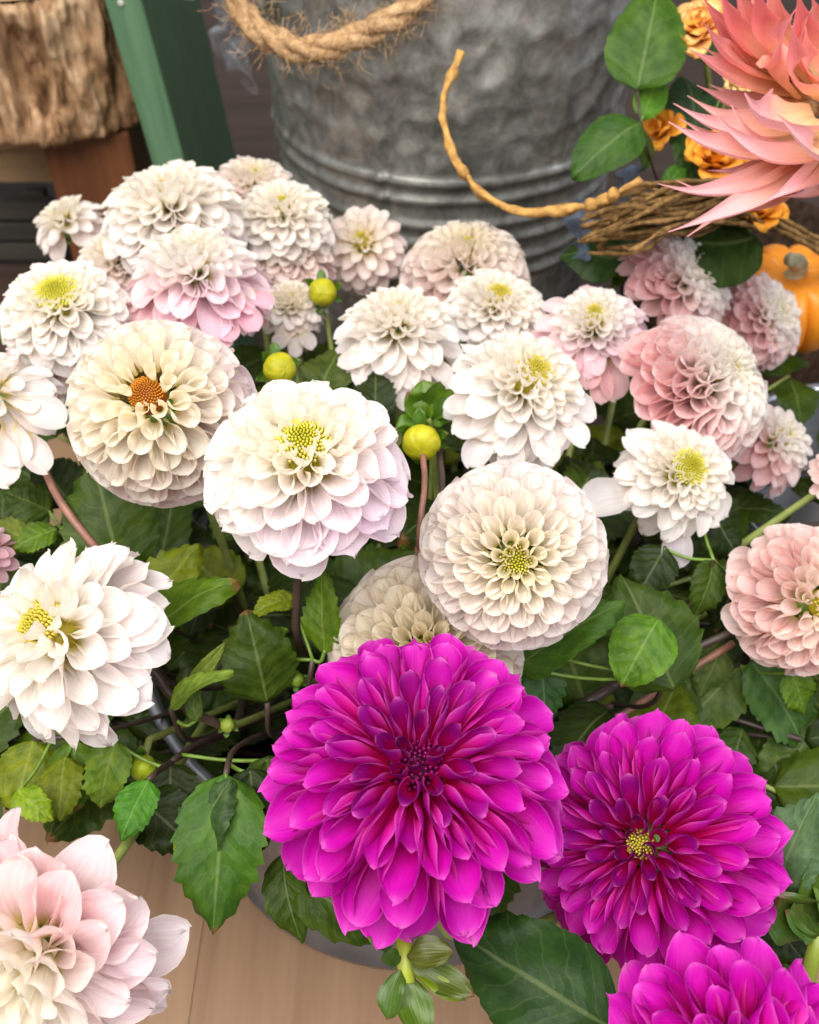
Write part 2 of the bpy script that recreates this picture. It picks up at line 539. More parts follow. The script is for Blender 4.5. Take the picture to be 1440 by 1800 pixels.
def flower(name, label, px, py, dia_px, dist, ax, style, colors, eye, seed, group=None, N=None, spin=0.0, over=None, stem=None,
           eye_r=.17, eye_n=90, extra=(), category='flower', fit='w', sag=0.0, skip=None, droop=0.0):
    """one flower head: Empty > petals, flower_center, calyx, stem. colors(q, phi, rnd) -> blade colour"""
    S = dict(STY[style])
    if over:
        S.update(over)
        S['name'] = style + '_' + over.get('name', '')
    rnd = random.Random(seed)
    R = dia_px / 2 / FPX * dist * S.get('grow', 1.12)
    root = empty(name, at(px, py, dist))
    axis = cdir(*ax)
    # local frame: Z = axis, Y = as close to photo-up as possible
    y = (CU - axis * CU.dot(axis)).normalized()
    x = y.cross(axis)
    root.matrix_world = Matrix.Translation(at(px, py, dist)) @ Matrix((x, y, axis)).transposed().to_4x4()
    tag(root, label, category, group)
    n = N or S['N']
    S['th'] += rnd.uniform(-6, 6)
    S['wq'] *= rnd.uniform(.94, 1.06)
    K = 14
    rec = S['rec']
    recz = rec * S['flat']
    for i in range(n):
        t = (i + .5) / n
        qq = (1 - t) ** S.get('qp', .56)                          # 1 outer .. 0 at the eye
        jt = S.get('jit', 1.0)
        phi = i * GOLD + spin + rnd.uniform(-.10, .10) * jt
        if skip and skip(qq, phi % (2 * math.pi)):
            continue
        st = min(K - 1, int((1 - qq) * K))
        var = rnd.randrange(7)
        me = get_petal(S, st, K, var)
        tht = R_(S['th']) * (eye_r * .6 + (1 - eye_r * .6) * qq ** S['thp'])
        el = math.pi / 2 - tht + R_(rnd.uniform(-4, 4)) * jt
        L = lerp(S['L0'], 1 - rec, qq ** S['Lp']) * (1 + rnd.uniform(-.05, .05) * jt)
        if S.get('skirt'):
            if qq < .74:
                L = lerp(.14, .50, (qq / .74) ** .75) * (1 + rnd.uniform(-.06, .06) * jt)
                tht = R_(S['th'] - 14) * (eye_r * .6 + (1 - eye_r * .6) * qq / .74)
            else:
                tht = R_(lerp(S['th'] - 18, S['th'] + 12, (qq - .74) / .26) + rnd.uniform(-7, 7))
                L = lerp(.62, .78, (qq - .74) / .26) * rnd.uniform(.90, 1.08)
            el = math.pi / 2 - tht + R_(rnd.uniform(-4, 4)) * jt
        rb = rec * math.sin(min(tht, 1.9))
        zb = rec * S['flat'] * math.cos(tht)
        rad = Vector((math.cos(phi), math.sin(phi), 0))
        zz = Vector((0, 0, 1))
        yd = rad * math.cos(el) + zz * math.sin(el)
        nd = -rad * math.sin(el) + zz * math.cos(el)
        xd = yd.cross(nd)
        roll = rnd.uniform(-.14, .14) * jt
        rot = Matrix((xd, yd, nd)).transposed() @ Matrix.Rotation(roll, 3, 'Y')
        wv = S['wq'] * rnd.uniform(.94, 1.07)
        sc = Matrix.Diagonal((L * wv * R, L * R, L * wv * R)).to_4x4()
        o = link('petal', me, root)
        o.matrix_basis = Matrix.Translation((rad * rb + zz * zb) * R) @ rot.to_4x4() @ sc
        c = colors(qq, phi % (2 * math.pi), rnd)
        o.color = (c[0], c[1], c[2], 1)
    # bring the head to the size and place it has in the photo
    pts = []
    for o in root.children:
        vs = o.data.vertices
        for vi in range(len(vs) // 2, len(vs), 4):
            pts.append(o.matrix_basis @ vs[vi].co)
    for it in range(4):
        M = root.matrix_world
        xs_, ys_ = [], []
        for p in pts:
            w = M @ p - CAM
            d_ = w.dot(CF)
            xs_.append(w.dot(CR) / d_ * FPX + 720)
            ys_.append(900 - w.dot(CU) / d_ * FPX)
        xs_.sort(); ys_.sort()
        e_ = max(1, len(xs_) // 400)
        w_, h_ = xs_[-e_] - xs_[e_], ys_[-e_] - ys_[e_]
        k_ = (dia_px / w_) if fit == 'w' else (dia_px / max(w_, h_))
        sh = CR * ((px - (xs_[-e_] + xs_[e_]) / 2) / FPX * dist) - CU * ((py - (ys_[-e_] + ys_[e_]) / 2) / FPX * dist)
        root.matrix_world = Matrix.Translation(M.translation + sh) @ M.to_3x3().to_4x4() @ Matrix.Scale(k_, 4)
    ck = (eye.name, eye_n, round(eye_r, 2))
    if ck not in CENTERS:
        CENTERS[ck] = center_mesh(eye_n, eye_r * .95, .10, .042 * (60 / eye_n) ** .5 * eye_r / .2, 5, eye)
    c = link('flower_center', CENTERS[ck], root)
    c['kind'] = 'stuff'
    c.matrix_basis = Matrix.Translation((0, 0, (recz * .9 + .02 - sag) * R)) @ Matrix.Scale(R, 4)
    c = link('calyx', CALYX, root)
    c.matrix_basis = Matrix.Translation((0, 0, -.05 * R)) @ Matrix.Scale(R * .95, 4)
    # stem, in world space then brought under the head
    if stem is not None:
        mat, pts, r = stem
        p0 = root.matrix_world @ Vector((0, 0, -.42 * R))
        p1 = root.matrix_world @ Vector((0, 0, -.85 * R))
        path = spline([p0, p1] + [Vector(p) for p in pts], 26)
        inv = root.matrix_world.inverted()
        sc_ = root.matrix_world.to_scale().x
        tube('stem', [inv @ p for p in path], lambda t: r / sc_ * lerp(.85, 1.1, t), mat, root, 8)
    return root

# blade colours
def hexc(r, g, b):
    f = lambda v: ((v / 255 + .055) / 1.055) ** 2.4 if v > 10 else v / 255 / 12.92
    return (f(r), f(g), f(b))
CREAM = (0.95, 0.92, 0.80)
WHITE = (0.945, 0.935, 0.90)
BLUSH = (0.91, 0.80, 0.78)
LILAC = (0.87, 0.72, 0.86)  # petal tint and cool side light held in one colour
PINK = (0.80, 0.44, 0.48)
def jit(c, rnd, a=.04):
    k = 1 + rnd.uniform(-a, a)
    return tuple(min(1, max(0, x * k)) for x in c)
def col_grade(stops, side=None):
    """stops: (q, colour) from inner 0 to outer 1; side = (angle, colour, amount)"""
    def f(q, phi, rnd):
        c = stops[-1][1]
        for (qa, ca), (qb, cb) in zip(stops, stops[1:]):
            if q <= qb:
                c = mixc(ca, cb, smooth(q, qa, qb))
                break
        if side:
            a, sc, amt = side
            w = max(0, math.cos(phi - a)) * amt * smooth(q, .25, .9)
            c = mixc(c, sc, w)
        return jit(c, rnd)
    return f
C_CREAM = col_grade([(0, CREAM), (.4, CREAM), (.75, WHITE), (1, BLUSH)])
C_F1 = col_grade([(0, CREAM), (.4, (0.945, .925, .83)), (.75, WHITE), (1, (0.92, .86, .84))], (R_(-40), LILAC, .75))  # lilac lower right: petal tint plus cool side light put into the colour
C_BALL = col_grade([(0, (0.94, .90, .64)), (.3, (.95, .92, .82)), (.7, (0.94, .90, .87)), (1, (0.92, .83, .81))])
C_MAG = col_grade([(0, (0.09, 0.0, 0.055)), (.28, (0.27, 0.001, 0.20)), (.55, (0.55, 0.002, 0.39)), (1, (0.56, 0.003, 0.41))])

PAILC = Vector((0.0, 0.38, 0.05))
def st(mat, via=None, r=.0026, end=None):
    pts = list(via or [])
    pts.append(end or (PAILC + Vector((random.Random(len(pts)).uniform(-.05, .05), 0, 0))))
    return (mat, pts, r)

# ------------------------------------------------------------------ setting: floor, table
k = NT('dark_floor')
v = k.coords('Object', (1, 8, 1))
nz = k.noise(v, 4, 6, .6)
k.set(color=k.ramp(nz, [(.3, (.035, .018, .012)), (.7, (.075, .042, .03))]), rough=.6)
def plane(name, x0, x1, y0, y1, z, mat):
    return link(name, mesh_from(name, [(x0, y0, z), (x1, y0, z), (x1, y1, z), (x0, y1, z)], [(0, 1, 2, 3)], smooth_shade=False, mat=mat))
fl = plane('floor', -4, 4, -3, 6, -.05, k.m)
tag(fl, 'dark brown floor behind the flowers', 'floor', kind='structure')

def wood_material(name, c0, c1, scale=(14, 1.2, 14), freq=2.2, rough=.55, spec=.25, bump=.25):
    k = NT(name)
    oi = k.n.new('ShaderNodeObjectInfo')
    tc = k.n.new('ShaderNodeTexCoord')
    add = k.node('ShaderNodeVectorMath', _operation='ADD')
    k.l(tc.outputs['Object'], add.inputs[0])
    mul = k.node('ShaderNodeVectorMath', _operation='SCALE')
    mul.inputs['Scale'].default_value = 7.0
    cmb = k.node('ShaderNodeCombineXYZ')
    for i in range(3):
        k.l(oi.outputs['Random'], cmb.inputs[i])
    k.l(cmb.outputs[0], mul.inputs[0])
    k.l(mul.outputs[0], add.inputs[1])
    mp = k.node('ShaderNodeMapping')
    mp.inputs['Scale'].default_value = scale
    k.l(add.outputs[0], mp.inputs[0])
    a = k.noise(mp.outputs[0], freq, 6, .62, .6)
    b = k.noise(mp.outputs[0], freq * 7, 3, .6)
    m = k.math('ADD', k.math('MULTIPLY', a, .8), k.math('MULTIPLY', b, .2))
    k.set(color=k.ramp(m, [(.32, c0), (.66, c1)]), rough=rough, spec=spec, normal=k.bump(m, bump, .002))
    return k.m

def box_mesh(name, x0, x1, y0, y1, z0, z1, mat, bev=.002):
    import bmesh
    bm = bmesh.new()
    bmesh.ops.create_cube(bm, size=1)
    for vv in bm.verts:
        vv.co = Vector((lerp(x0, x1, vv.co.x + .5), lerp(y0, y1, vv.co.y + .5), lerp(z0, z1, vv.co.z + .5)))
    if bev:
        bmesh.ops.bevel(bm, geom=list(bm.edges), offset=bev, segments=2, affect='EDGES', profile=.6)
    m = bpy.data.meshes.new(name)
    bm.to_mesh(m)
    bm.free()
    m.materials.append(mat)
    return m

TABLE_WOOD = wood_material('tan_table_wood', (.19, .108, .060), (.31, .19, .11), (16, .8, 16), 1.6, .5, .3, .12)
tb = empty('table', (0, .2, -.05))
tag(tb, 'tan wooden table top of wide planks under the flower pail', 'table')
xs = [-.70, -.42, -.138, .145, .43, .72]
for a_, b_ in zip(xs, xs[1:]):
    o = link('plank', box_mesh('plank', a_ + .0001, b_ - .0001, -.45, .58, 0, .05, TABLE_WOOD, .0005), tb)

# ------------------------------------------------------------------ galvanised bucket with rope handle
BC = Vector((.035, .895, -.05))
def bucket_radius(z):                                # z above the floor of the scene
    return lerp(.128, .182, smooth(z, -.05, .62) * .5 + (z + .05) / .67 * .5)
def build_bucket():
    rnd = random.Random(4)
    root = empty('metal_bucket', BC)
    tag(root, 'tall hammered grey galvanised bucket with ribbed bands behind the dahlias', 'bucket')
    k = NT('galvanised_metal')
    vv = k.coords('Object')
    n1 = k.noise(vv, 34, 7, .72, .5)
    n2 = k.noise(vv, 75, 4, .6)
    n3 = k.noise(vv, 7, 3, .5)
    m = k.math('ADD', k.math('MULTIPLY', n1, .6), k.math('ADD', k.math('MULTIPLY', n2, .2), k.math('MULTIPLY', n3, .2)))
    c = k.ramp(m, [(.37, (.10, .102, .092)), (.46, (.21, .214, .195)), (.54, (.33, .334, .31)), (.64, (.54, .545, .52))])
    k.set(color=c, rough=k.maprange(n1, .3, .7, .46, .30), metal=.60, normal=k.bump(m, .10, .002))
    # dents: shallow round hammer marks on the wall above the bands
    CELL = .027
    def cell(i, j):
        r_ = random.Random(i * 7919 + j * 104729 + 5)
        return ((i + r_.uniform(.12, .88)) * CELL, (j + r_.uniform(.12, .88)) * CELL, r_.uniform(.45, 1.0))
    cells = {}
    def dent(x, y):
        ci, cj = math.floor(x / CELL), math.floor(y / CELL)
        best = 9.0; dep = 0
        for a_ in (-1, 0, 1):
            for b_ in (-1, 0, 1):
                key = (ci + a_, cj + b_)
                if key not in cells:
                    cells[key] = cell(*key)
                cx, cy, cd_ = cells[key]
                d2 = (x - cx) ** 2 + (y - cy) ** 2
                if d2 < best:
                    best, dep = d2, cd_
        return -.0038 * dep * max(0, 1 - best / (CELL * .62) ** 2)
    ribs = [.196, .213, .234, .251, .274, .290]
    na, nz_ = 360, 230
    V, U = [], []
    zs = [lerp(0, .67, i / nz_) for i in range(nz_ + 1)]
    seam = math.atan2(-1, -.40)
    for z in zs:
        zz = z - .05
        r0 = bucket_radius(zz)
        rb = sum(.0042 * math.exp(-((zz - q) / .0038) ** 2) for q in ribs)
        for j in range(na):
            an = -math.pi + 2 * math.pi * j / na
            dr = rb
            if zz > .30 and an < .4:
                dr += dent(an * r0, zz) * smooth(zz, .30, .325)
            dr += .0016 * noise.noise(Vector((math.cos(an) * 3, math.sin(an) * 3, z * 12)))
            x = (an - seam) * r0
            dr += .0022 * math.exp(-(x / .0028) ** 2) - .0022 * math.exp(-((x - .006) / .002) ** 2)
            V.append(((r0 + dr) * math.cos(an), (r0 + dr) * math.sin(an), z))
    # inner wall
    base = len(V)
    for z in (.67, .55, .02):
        r0 = bucket_radius(z - .05) - .004
        for j in range(na):
            an = -math.pi + 2 * math.pi * j / na
            V.append((r0 * math.cos(an), r0 * math.sin(an), z))
    F = grid_faces(nz_, na, 0, wrap=True)
    for a_, b_ in ((nz_ * na, base), (base, base + na), (base + na, base + 2 * na)):
        for j in range(na):
            F.append((a_ + j, a_ + (j + 1) % na, b_ + (j + 1) % na, b_ + j))
    F.append(tuple(range(na))[::-1])
    link('body', mesh_from('body', V, F, mat=k.m), root)
    rim = [Vector((math.cos(t) * .186, math.sin(t) * .186, .67)) for t in [2 * math.pi * i / 64 for i in range(65)]]
    tube('rim', rim, .005, k.m, root, 8)
    # rope handle hanging in a swag
    k2 = NT('jute')
    c = k2.coords('Object')
    n1 = k2.noise(c, 240, 4, .7)
    n2 = k2.noise(c, 60, 3, .5)
    k2.set(color=k2.ramp(k2.math('ADD', k2.math('MULTIPLY', n1, .6), k2.math('MULTIPLY', n2, .4)), [(.3, (.24, .13, .06)), (.5, (.42, .26, .13)), (.7, (.60, .42, .25))]),
           rough=.85, spec=.1, normal=k2.bump(n1, .7, .003))
    path = [at(330, -170, .70), at(400, -30, .695), at(455, 52, .682), at(540, 88, .668), at(640, 60, .668), at(730, 5, .675), at(800, -90, .685), at(830, -180, .70)]
    pts = spline([p - BC for p in path], 90)
    handle = empty('rope_handle')
    handle.parent = root
    for s_ in range(3):
        strand = []
        for i, p in enumerate(pts):
            tg = (pts[min(i + 1, 89)] - pts[max(i - 1, 0)]).normalized()
            a = tg.cross(Vector((0, 0, 1))).normalized()
            b = tg.cross(a)
            th = i * .30 + s_ * 2.0944
            strand.append(p + (a * math.cos(th) + b * math.sin(th)) * .0042)
        tube('rope_strand', strand, .0049, k2.m, handle, 8, .6, s_)
    V, F, U = [], [], []
    for i in range(1900):
        p = pts[rnd.randrange(90)] + Vector((rnd.gauss(0, .007), rnd.gauss(0, .007), rnd.gauss(0, .007)))
        d = Vector((rnd.gauss(0, 1), rnd.gauss(0, 1), rnd.gauss(0, 1))).normalized() * rnd.uniform(.006, .016)
        q = [p, p + d * .5 + Vector((0, 0, rnd.uniform(-.003, .001))), p + d]
        v_, f_, u_ = tube_data(q, .00022, 3, off=len(V))
        V += v_; F += f_; U += u_
    f = link('rope_fibres', mesh_from('rope_fibres', V, F, U, mat=k2.m), handle)
    f['kind'] = 'stuff'
    return k.m, k2.m
GALV, JUTE = build_bucket()

# loose twine end curling across the bucket
TWINE = simple('golden_twine', (.40, .22, .065), .8, .15, 150, .35, bump=.5)
tw = empty('twine', at(1110, 330, .60))
tag(tw, 'single thin golden twine end curling up across the grey bucket', 'twine')
base = at(1110, 330, .60)
tp = [at(812, 92, .655), at(797, 122, .655), at(778, 185, .655), at(788, 245, .652), at(812, 298, .648), at(850, 342, .64), at(905, 370, .63), at(965, 372, .62), at(1030, 362, .61), at(1075, 345, .60), at(1125, 318, .605)]
pts = [p - base for p in spline(tp, 90)]
tube('strand', pts, lambda t: .0027 * (1 + .22 * math.sin(t * 31) * math.sin(t * 13 + 1)), TWINE, tw, 9, 1.1, 2)
def knots(ps, mat, parent, rnd, n):
    for i in range(n):
        k0 = rnd.randrange(4, len(ps) - 4)
        p = ps[k0:k0 + 4]
        tube('knot', p, lambda t: .0030 + .0014 * math.sin(t * math.pi), mat, parent, 8, .9, i)
knots(pts, TWINE, tw, random.Random(3), 3)

# ------------------------------------------------------------------ log slab on a wooden leg, boards behind
def build_log():
    k = NT('bark')
    v = k.coords('Object', (1, 1, .35))
    n1 = k.noise(v, 16, 8, .68, 1.2)
    n2 = k.noise(v, 60, 5, .6, .5)
    m = k.math('ADD', k.math('MULTIPLY', n1, .7), k.math('MULTIPLY', n2, .3))
    c = k.ramp(m, [(.37, (.018, .009, .005)), (.44, (.15, .078, .036)), (.52, (.34, .20, .105)), (.62, (.54, .37, .23))])
    k.set(color=c, rough=.85, spec=.1, normal=k.bump(m, .9, .012))
    root = empty('log_slab', (-.405, 1.13, .215))
    tag(root, 'thick round log slab with rough brown bark and pale sawn top', 'log')
    V, U = [], []
    na, nz_ = 420, 60
    H, R0 = .135, .162
    for i in range(nz_ + 1):
        z = H * i / nz_
        for j in range(na):
            an = 2 * math.pi * j / na
            p = Vector((math.cos(an) * 5, math.sin(an) * 5, z * 9))
            rid = noise.fractal(p * 2.0, 1.0, 2.0, 4)
            dr = .010 * rid + .012 * abs(noise.noise(Vector((an * 9, 3, z * 14)))) - .020 * smooth(noise.noise(Vector((an * 9, 9, z * 7))), .12, .38) + .005 * noise.noise(Vector((an * 38, 2, z * 45)))
            edge = min(1, (min(z, H - z) + .004) / .010)
            r = R0 + dr - (1 - edge) * .006
            V.append((r * math.cos(an), r * math.sin(an), z))
    F = grid_faces(nz_, na, 0, wrap=True)
    F.append(tuple(range(na))[::-1])
    link('bark', mesh_from('bark', V, F, mat=k.m), root)
    k2 = NT('sawn_wood')
    tc = k2.coords('Object', (1, 1, .02))
    w = k2.n.new('ShaderNodeTexWave')
    w.wave_type = 'RINGS'; w.rings_direction = 'Z'
    w.inputs['Scale'].default_value = 38; w.inputs['Distortion'].default_value = 3
    k2.l(tc, w.inputs[0])
    k2.set(color=k2.ramp(w.outputs[0], [(0, (.36, .20, .09)), (1, (.50, .31, .16))]), rough=.6)
    V = [(0, 0, H + .001)]
    for r in (.06, .12, .156):
        for j in range(64):
            an = 2 * math.pi * j / 64
            V.append((r * math.cos(an), r * math.sin(an), H + .001))
    F = [(0, 1 + j, 1 + (j + 1) % 64) for j in range(64)]
    for q in range(2):
        for j in range(64):
            a_ = 1 + q * 64
            F.append((a_ + j, a_ + 64 + j, a_ + 64 + (j + 1) % 64, a_ + (j + 1) % 64))
    link('sawn_top', mesh_from('sawn_top', V, F, smooth_shade=False, mat=k2.m), root)
build_log()
LEGWOOD = wood_material('reddish_wood', (.085, .028, .012), (.20, .075, .03), (14, 14, 1.0), 2.5, .45, .35)
PALEWOOD = wood_material('pale_pine', (.36, .215, .105), (.52, .345, .185), (1.2, 14, 14), 2.0, .6, .2)
GREYWOOD = wood_material('grey_weathered_wood', (.03, .026, .022), (.085, .075, .062), (1.2, 14, 14), 2.0, .7, .2)
lg = empty('wooden_leg', (-.342, 1.06, -.05))
tag(lg, 'square reddish brown wooden leg standing under the log slab', 'leg post')
link('shaft', box_mesh('shaft', -.047, .047, -.05, .05, .004, .262, LEGWOOD, .003), lg)
link('foot', box_mesh('foot', -.055, .055, -.058, .058, 0, .012, LEGWOOD, .003), lg)
def board(name, label, cat, loc, dims, mat, bev=.003, group=None):
    o = link(name, box_mesh(name, -dims[0] / 2, dims[0] / 2, -dims[1] / 2, dims[1] / 2, -dims[2] / 2, dims[2] / 2, mat, bev))
    o.location = loc
    tag(o, label, cat, group)
    return o
bn = empty('low_bench', (-.62, 1.24, -.05))
tag(bn, 'low pale pine bench top edge behind the reddish wooden leg', 'bench')
link('seat', box_mesh('seat', -.5, .30, -.03, .20, .150, .182, PALEWOOD, .003), bn)
link('apron', box_mesh('apron', -.5, .30, -.012, .010, .098, .1495, PALEWOOD, .002), bn)
for lx in (-.42, .26):
    link('leg', box_mesh('leg', lx - .02, lx + .02, .02, .06, 0, .1495, PALEWOOD, .002), bn)
cr = empty('slatted_crate', (-.80, 1.19, -.05))
tag(cr, 'low grey weathered slatted crate under the pale bench', 'crate')
for i in range(3):
    link('slat', box_mesh('slat', -.3, .335, -.01, .01, .010 + i * .030, .034 + i * .030, GREYWOOD, .002), cr)
for lx in (-.28, .31):
    link('post', box_mesh('post', lx - .012, lx + .012, .0105, .03, 0, .098, GREYWOOD, .002), cr)

# green painted plank
k = NT('green_paint')
v = k.coords('Object', (30, 30, 2))
nz = k.noise(v, 3, 5, .6)
wear = k.noise(k.coords('Object', (9, 9, 5)), 6, 6, .7)
k.set(color=k.mix(k.maprange(wear, .68, .74, 0, .5), k.ramp(nz, [(.3, (.070, .150, .078)), (.7, (.115, .215, .120))]), (.30, .33, .24)), rough=.5, spec=.35, normal=k.bump(nz, .15, .002))
gp = empty('green_plank', (-.190, .93, -.05))
tag(gp, 'sage green painted upright plank between the log slab and the bucket', 'plank')
pl = link('board', box_mesh('board', -.032, 0, -.02, .20, 0, .9, k.m, .0025), gp)
nl = link('nail_head', mesh_from('nail_head', [(math.cos(i * .6283) * .0028, -.0215, math.sin(i * .6283) * .0028) for i in range(10)] + [(0, -.0226, 0)],
     [(i, (i + 1) % 10, 10) for i in range(10)], mat=simple('pale_nail', (.45, .47, .40), .5, .4, 200, .2)), gp)
nl.location = (-.018, 0, .425)
gp.rotation_euler = (0, R_(-5.5), 0)

# ------------------------------------------------------------------ clear film and blue ribbon
def film_material(name, col, alpha, gl_=.45):
    k = NT(name)
    tr = k.node('ShaderNodeBsdfTransparent')
    gl = k.node('ShaderNodeBsdfGlossy')
    gl.inputs['Roughness'].default_value = .3
    gl.inputs['Color'].default_value = col + (1,)
    df = k.node('ShaderNodeBsdfTranslucent')
    df.inputs['Color'].default_value = col + (1,)
    d2 = k.node('ShaderNodeBsdfDiffuse')
    d2.inputs['Color'].default_value = col + (1,)
    m0 = k.node('ShaderNodeMixShader'); m0.inputs[0].default_value = .5
    k.l(df.outputs[0], m0.inputs[1]); k.l(d2.outputs[0], m0.inputs[2])
    m1 = k.node('ShaderNodeMixShader'); m1.inputs[0].default_value = gl_
    k.l(m0.outputs[0], m1.inputs[1]); k.l(gl.outputs[0], m1.inputs[2])
    m2 = k.node('ShaderNodeMixShader'); m2.inputs[0].default_value = alpha
    k.l(tr.outputs[0], m2.inputs[1]); k.l(m1.outputs[0], m2.inputs[2])
    k.l(m2.outputs[0], k.out.inputs[0])
    return k.m
def crumple(name, label, cat, corners, nu, nv, amp, freq, mat, seed):
    """crumpled sheet between four photo-space corner points"""
    P = [at(*c) for c in corners]
    root_loc = P[0].copy()
    V = []
    for i in range(nu + 1):
        for j in range(nv + 1):
            u, v = i / nu, j / nv
            p = P[0].lerp(P[1], v).lerp(P[3].lerp(P[2], v), u)
            q = p * freq + Vector((seed, 0, 0))
            n = Vector((noise.noise(q), noise.noise(q + Vector((9, 2, 1))), noise.noise(q + Vector((3, 7, 5)))))
            V.append(p + n * amp - root_loc)
    o = link(name, mesh_from(name, V, grid_faces(nu, nv), mat=mat))
    o.location = root_loc
    tag(o, label, cat)
    return o
crumple('clear_film', 'wisp of clear crinkled cellophane beside the green plank', 'cellophane',
        [(352, -40, .76), (432, -40, .74), (436, 150, .75), (400, 120, .77)], 60, 36, .020, 85, film_material('clear_cellophane', (.45, .50, .56), .16, .25), 2)
crumple('blue_ribbon', 'sheer pale blue crumpled ribbon under the rose leaf beside the bucket', 'ribbon',
        [(1120, 270, .70), (1135, 330, .68), (1010, 470, .69), (1000, 395, .71)], 80, 50, .012, 75, film_material('sheer_blue', (.15, .19, .27), .7, .10), 7)

# ------------------------------------------------------------------ steel pail holding the dahlias
STEEL = NT('pail_steel')
vv = STEEL.coords('Object', (1, 1, .4))
nz = STEEL.noise(vv, 30, 5, .6)
STEEL.set(color=STEEL.ramp(nz, [(.3, (.15, .16, .18)), (.7, (.26, .275, .30))]), rough=.38, metal=.75)
STEEL = STEEL.m
def pot(name, label, cat, loc, prof, mat, inner=None, ns=72):
    root = empty(name, loc)
    tag(root, label, cat)
    V = []
    for (r, z) in prof:
        for j in range(ns):
            an = 2 * math.pi * j / ns
            V.append((r * math.cos(an), r * math.sin(an), z))
    F = grid_faces(len(prof) - 1, ns, 0, wrap=True)
    F.append(tuple(range(ns))[::-1])
    F.append(tuple(len(V) - ns + j for j in range(ns)))
    link('body', mesh_from('body', V, F, mat=mat), root)
    return root
pr = pot('flower_pail', 'round grey steel pail on the tan table, mostly hidden by dahlia leaves', 'pail', (0, .388, 0),
    [(.144, 0), (.149, .003), (.1505, .012), (.147, .016), (.156, .13), (.161, .195), (.1585, .195), (.152, .13), (.142, .02)], STEEL)
rim = [Vector((math.cos(t) * .162, math.sin(t) * .162, .196)) for t in [2 * math.pi * i / 72 for i in range(73)]]
tube('rim', rim, .0035, STEEL, pr, 8)
WATER = simple('dark_water', (.01, .012, .008), .1, .5)
V = [(math.cos(i / 48 * 6.2832) * .146, math.sin(i / 48 * 6.2832) * .146, .11) for i in range(48)]
link('water', mesh_from('water', V, [tuple(range(48))], smooth_shade=False, mat=WATER), pr)
BLACKPOT = simple('black_plastic', (.012, .012, .013), .35, .5, 40, .3)
pc = on_z(1545, 850, .17)
pp = pot('black_pot', 'black plastic pot with shiny metal rim at the edge beside pink blooms', 'pot', (pc.x, pc.y, -.05 if pc.y > .78 else 0),
    [(.085, 0), (.088, .004), (.112, .168), (.110, .168), (.084, .01)], BLACKPOT)
rim = [Vector((math.cos(t) * .113, math.sin(t) * .113, .169)) for t in [2 * math.pi * i / 72 for i in range(73)]]
tube('rim', rim, .0045, simple('bright_steel', (.62, .64, .68), .2, .5, 30, .1, .9), pp, 10)
hp = [Vector((-.02 + .085 * math.cos(t) , .01 + .05 * math.sin(t), .13 + .02 * math.sin(2 * t))) for t in [i / 30 * 5.2 for i in range(31)]]
tube('wire_handle', hp, .003, bpy.data.materials['bright_steel'], pp, 8)
cl = on_z(1330, 470, .15)
bk = pot('dark_basket', 'dark brown basket behind the pink dahlias holding the orange arrangement', 'basket', (cl.x, cl.y + .04, -.05),
    [(.09, 0), (.10, .01), (.125, .20), (.121, .20), (.095, .02)], simple('dark_wicker', (.035, .02, .012), .8, .1, 120, .5, bump=.8))

# ------------------------------------------------------------------ leaves
def leaf_material(name, gloss, trans):
    k = NT(name)
    uv, x, y = k.uv()
    oi = k.n.new('ShaderNodeObjectInfo')
    col = oi.outputs['Color']
    av = k.math('MULTIPLY', k.math('ABSOLUTE', k.math('SUBTRACT', x, .5)), 2.0)
    # side veins sweep forward towards the margin
    wob = k.math('MULTIPLY', k.math('SUBTRACT', k.noise(uv, 4, 2), .5), 1.1)
    ph = k.math('FRACT', k.math('ADD', wob, k.math('SUBTRACT', k.math('MULTIPLY', y, 6.5), k.math('MULTIPLY', av, 1.5))))
    d = k.math('ABSOLUTE', k.math('SUBTRACT', ph, .5))
    side = k.maprange(d, .0, .075, 1, 0)
    midw = k.maprange(av, .015, .065, 1, 0)
    vein = k.math('MAXIMUM', k.math('MULTIPLY', side, .30), midw)
    mp = k.node('ShaderNodeVectorMath', _operation='ADD')
    k.l(uv, mp.inputs[0]); k.l(oi.outputs['Random'], mp.inputs[1])
    n1 = k.noise(mp.outputs[0], 5, 5, .6, .3)
    n2 = k.noise(mp.outputs[0], 38, 4, .6)
    dark = k.mix(1.0, col, (.62, .70, .60), 'MULTIPLY')
    lite = k.mix(1.0, col, (1.35, 1.22, 1.05), 'MULTIPLY')
    c = k.mix(k.maprange(n1, .32, .68), dark, lite)
    c = k.mix(k.math('MULTIPLY', n2, .25), c, dark)
    c = k.mix(k.math('MULTIPLY', vein, .42), c, k.mix(.35, lite, (.42, .48, .20)))
    # browned tips on some leaves
    br = k.math('MULTIPLY', k.maprange(y, .93, 1.0), k.maprange(oi.outputs['Random'], .55, .6))
    c = k.mix(br, c, (.20, .09, .03))
    h = k.math('ADD', k.math('MULTIPLY', k.math('SINE', k.math('MULTIPLY', ph, 3.14159)), -.6), k.math('MULTIPLY', n2, .3))
    bn = k.bump(h, .30, .0020)
    k.set(color=c, rough=k.maprange(n2, .3, .7, gloss, gloss + .16), spec=.20, normal=bn)
    k.translucent(trans, k.mix(1.0, c, (1.25, 1.25, .6), 'MULTIPLY'))
    return k.m
LEAF = leaf_material('dahlia_leaf', .40, .26)

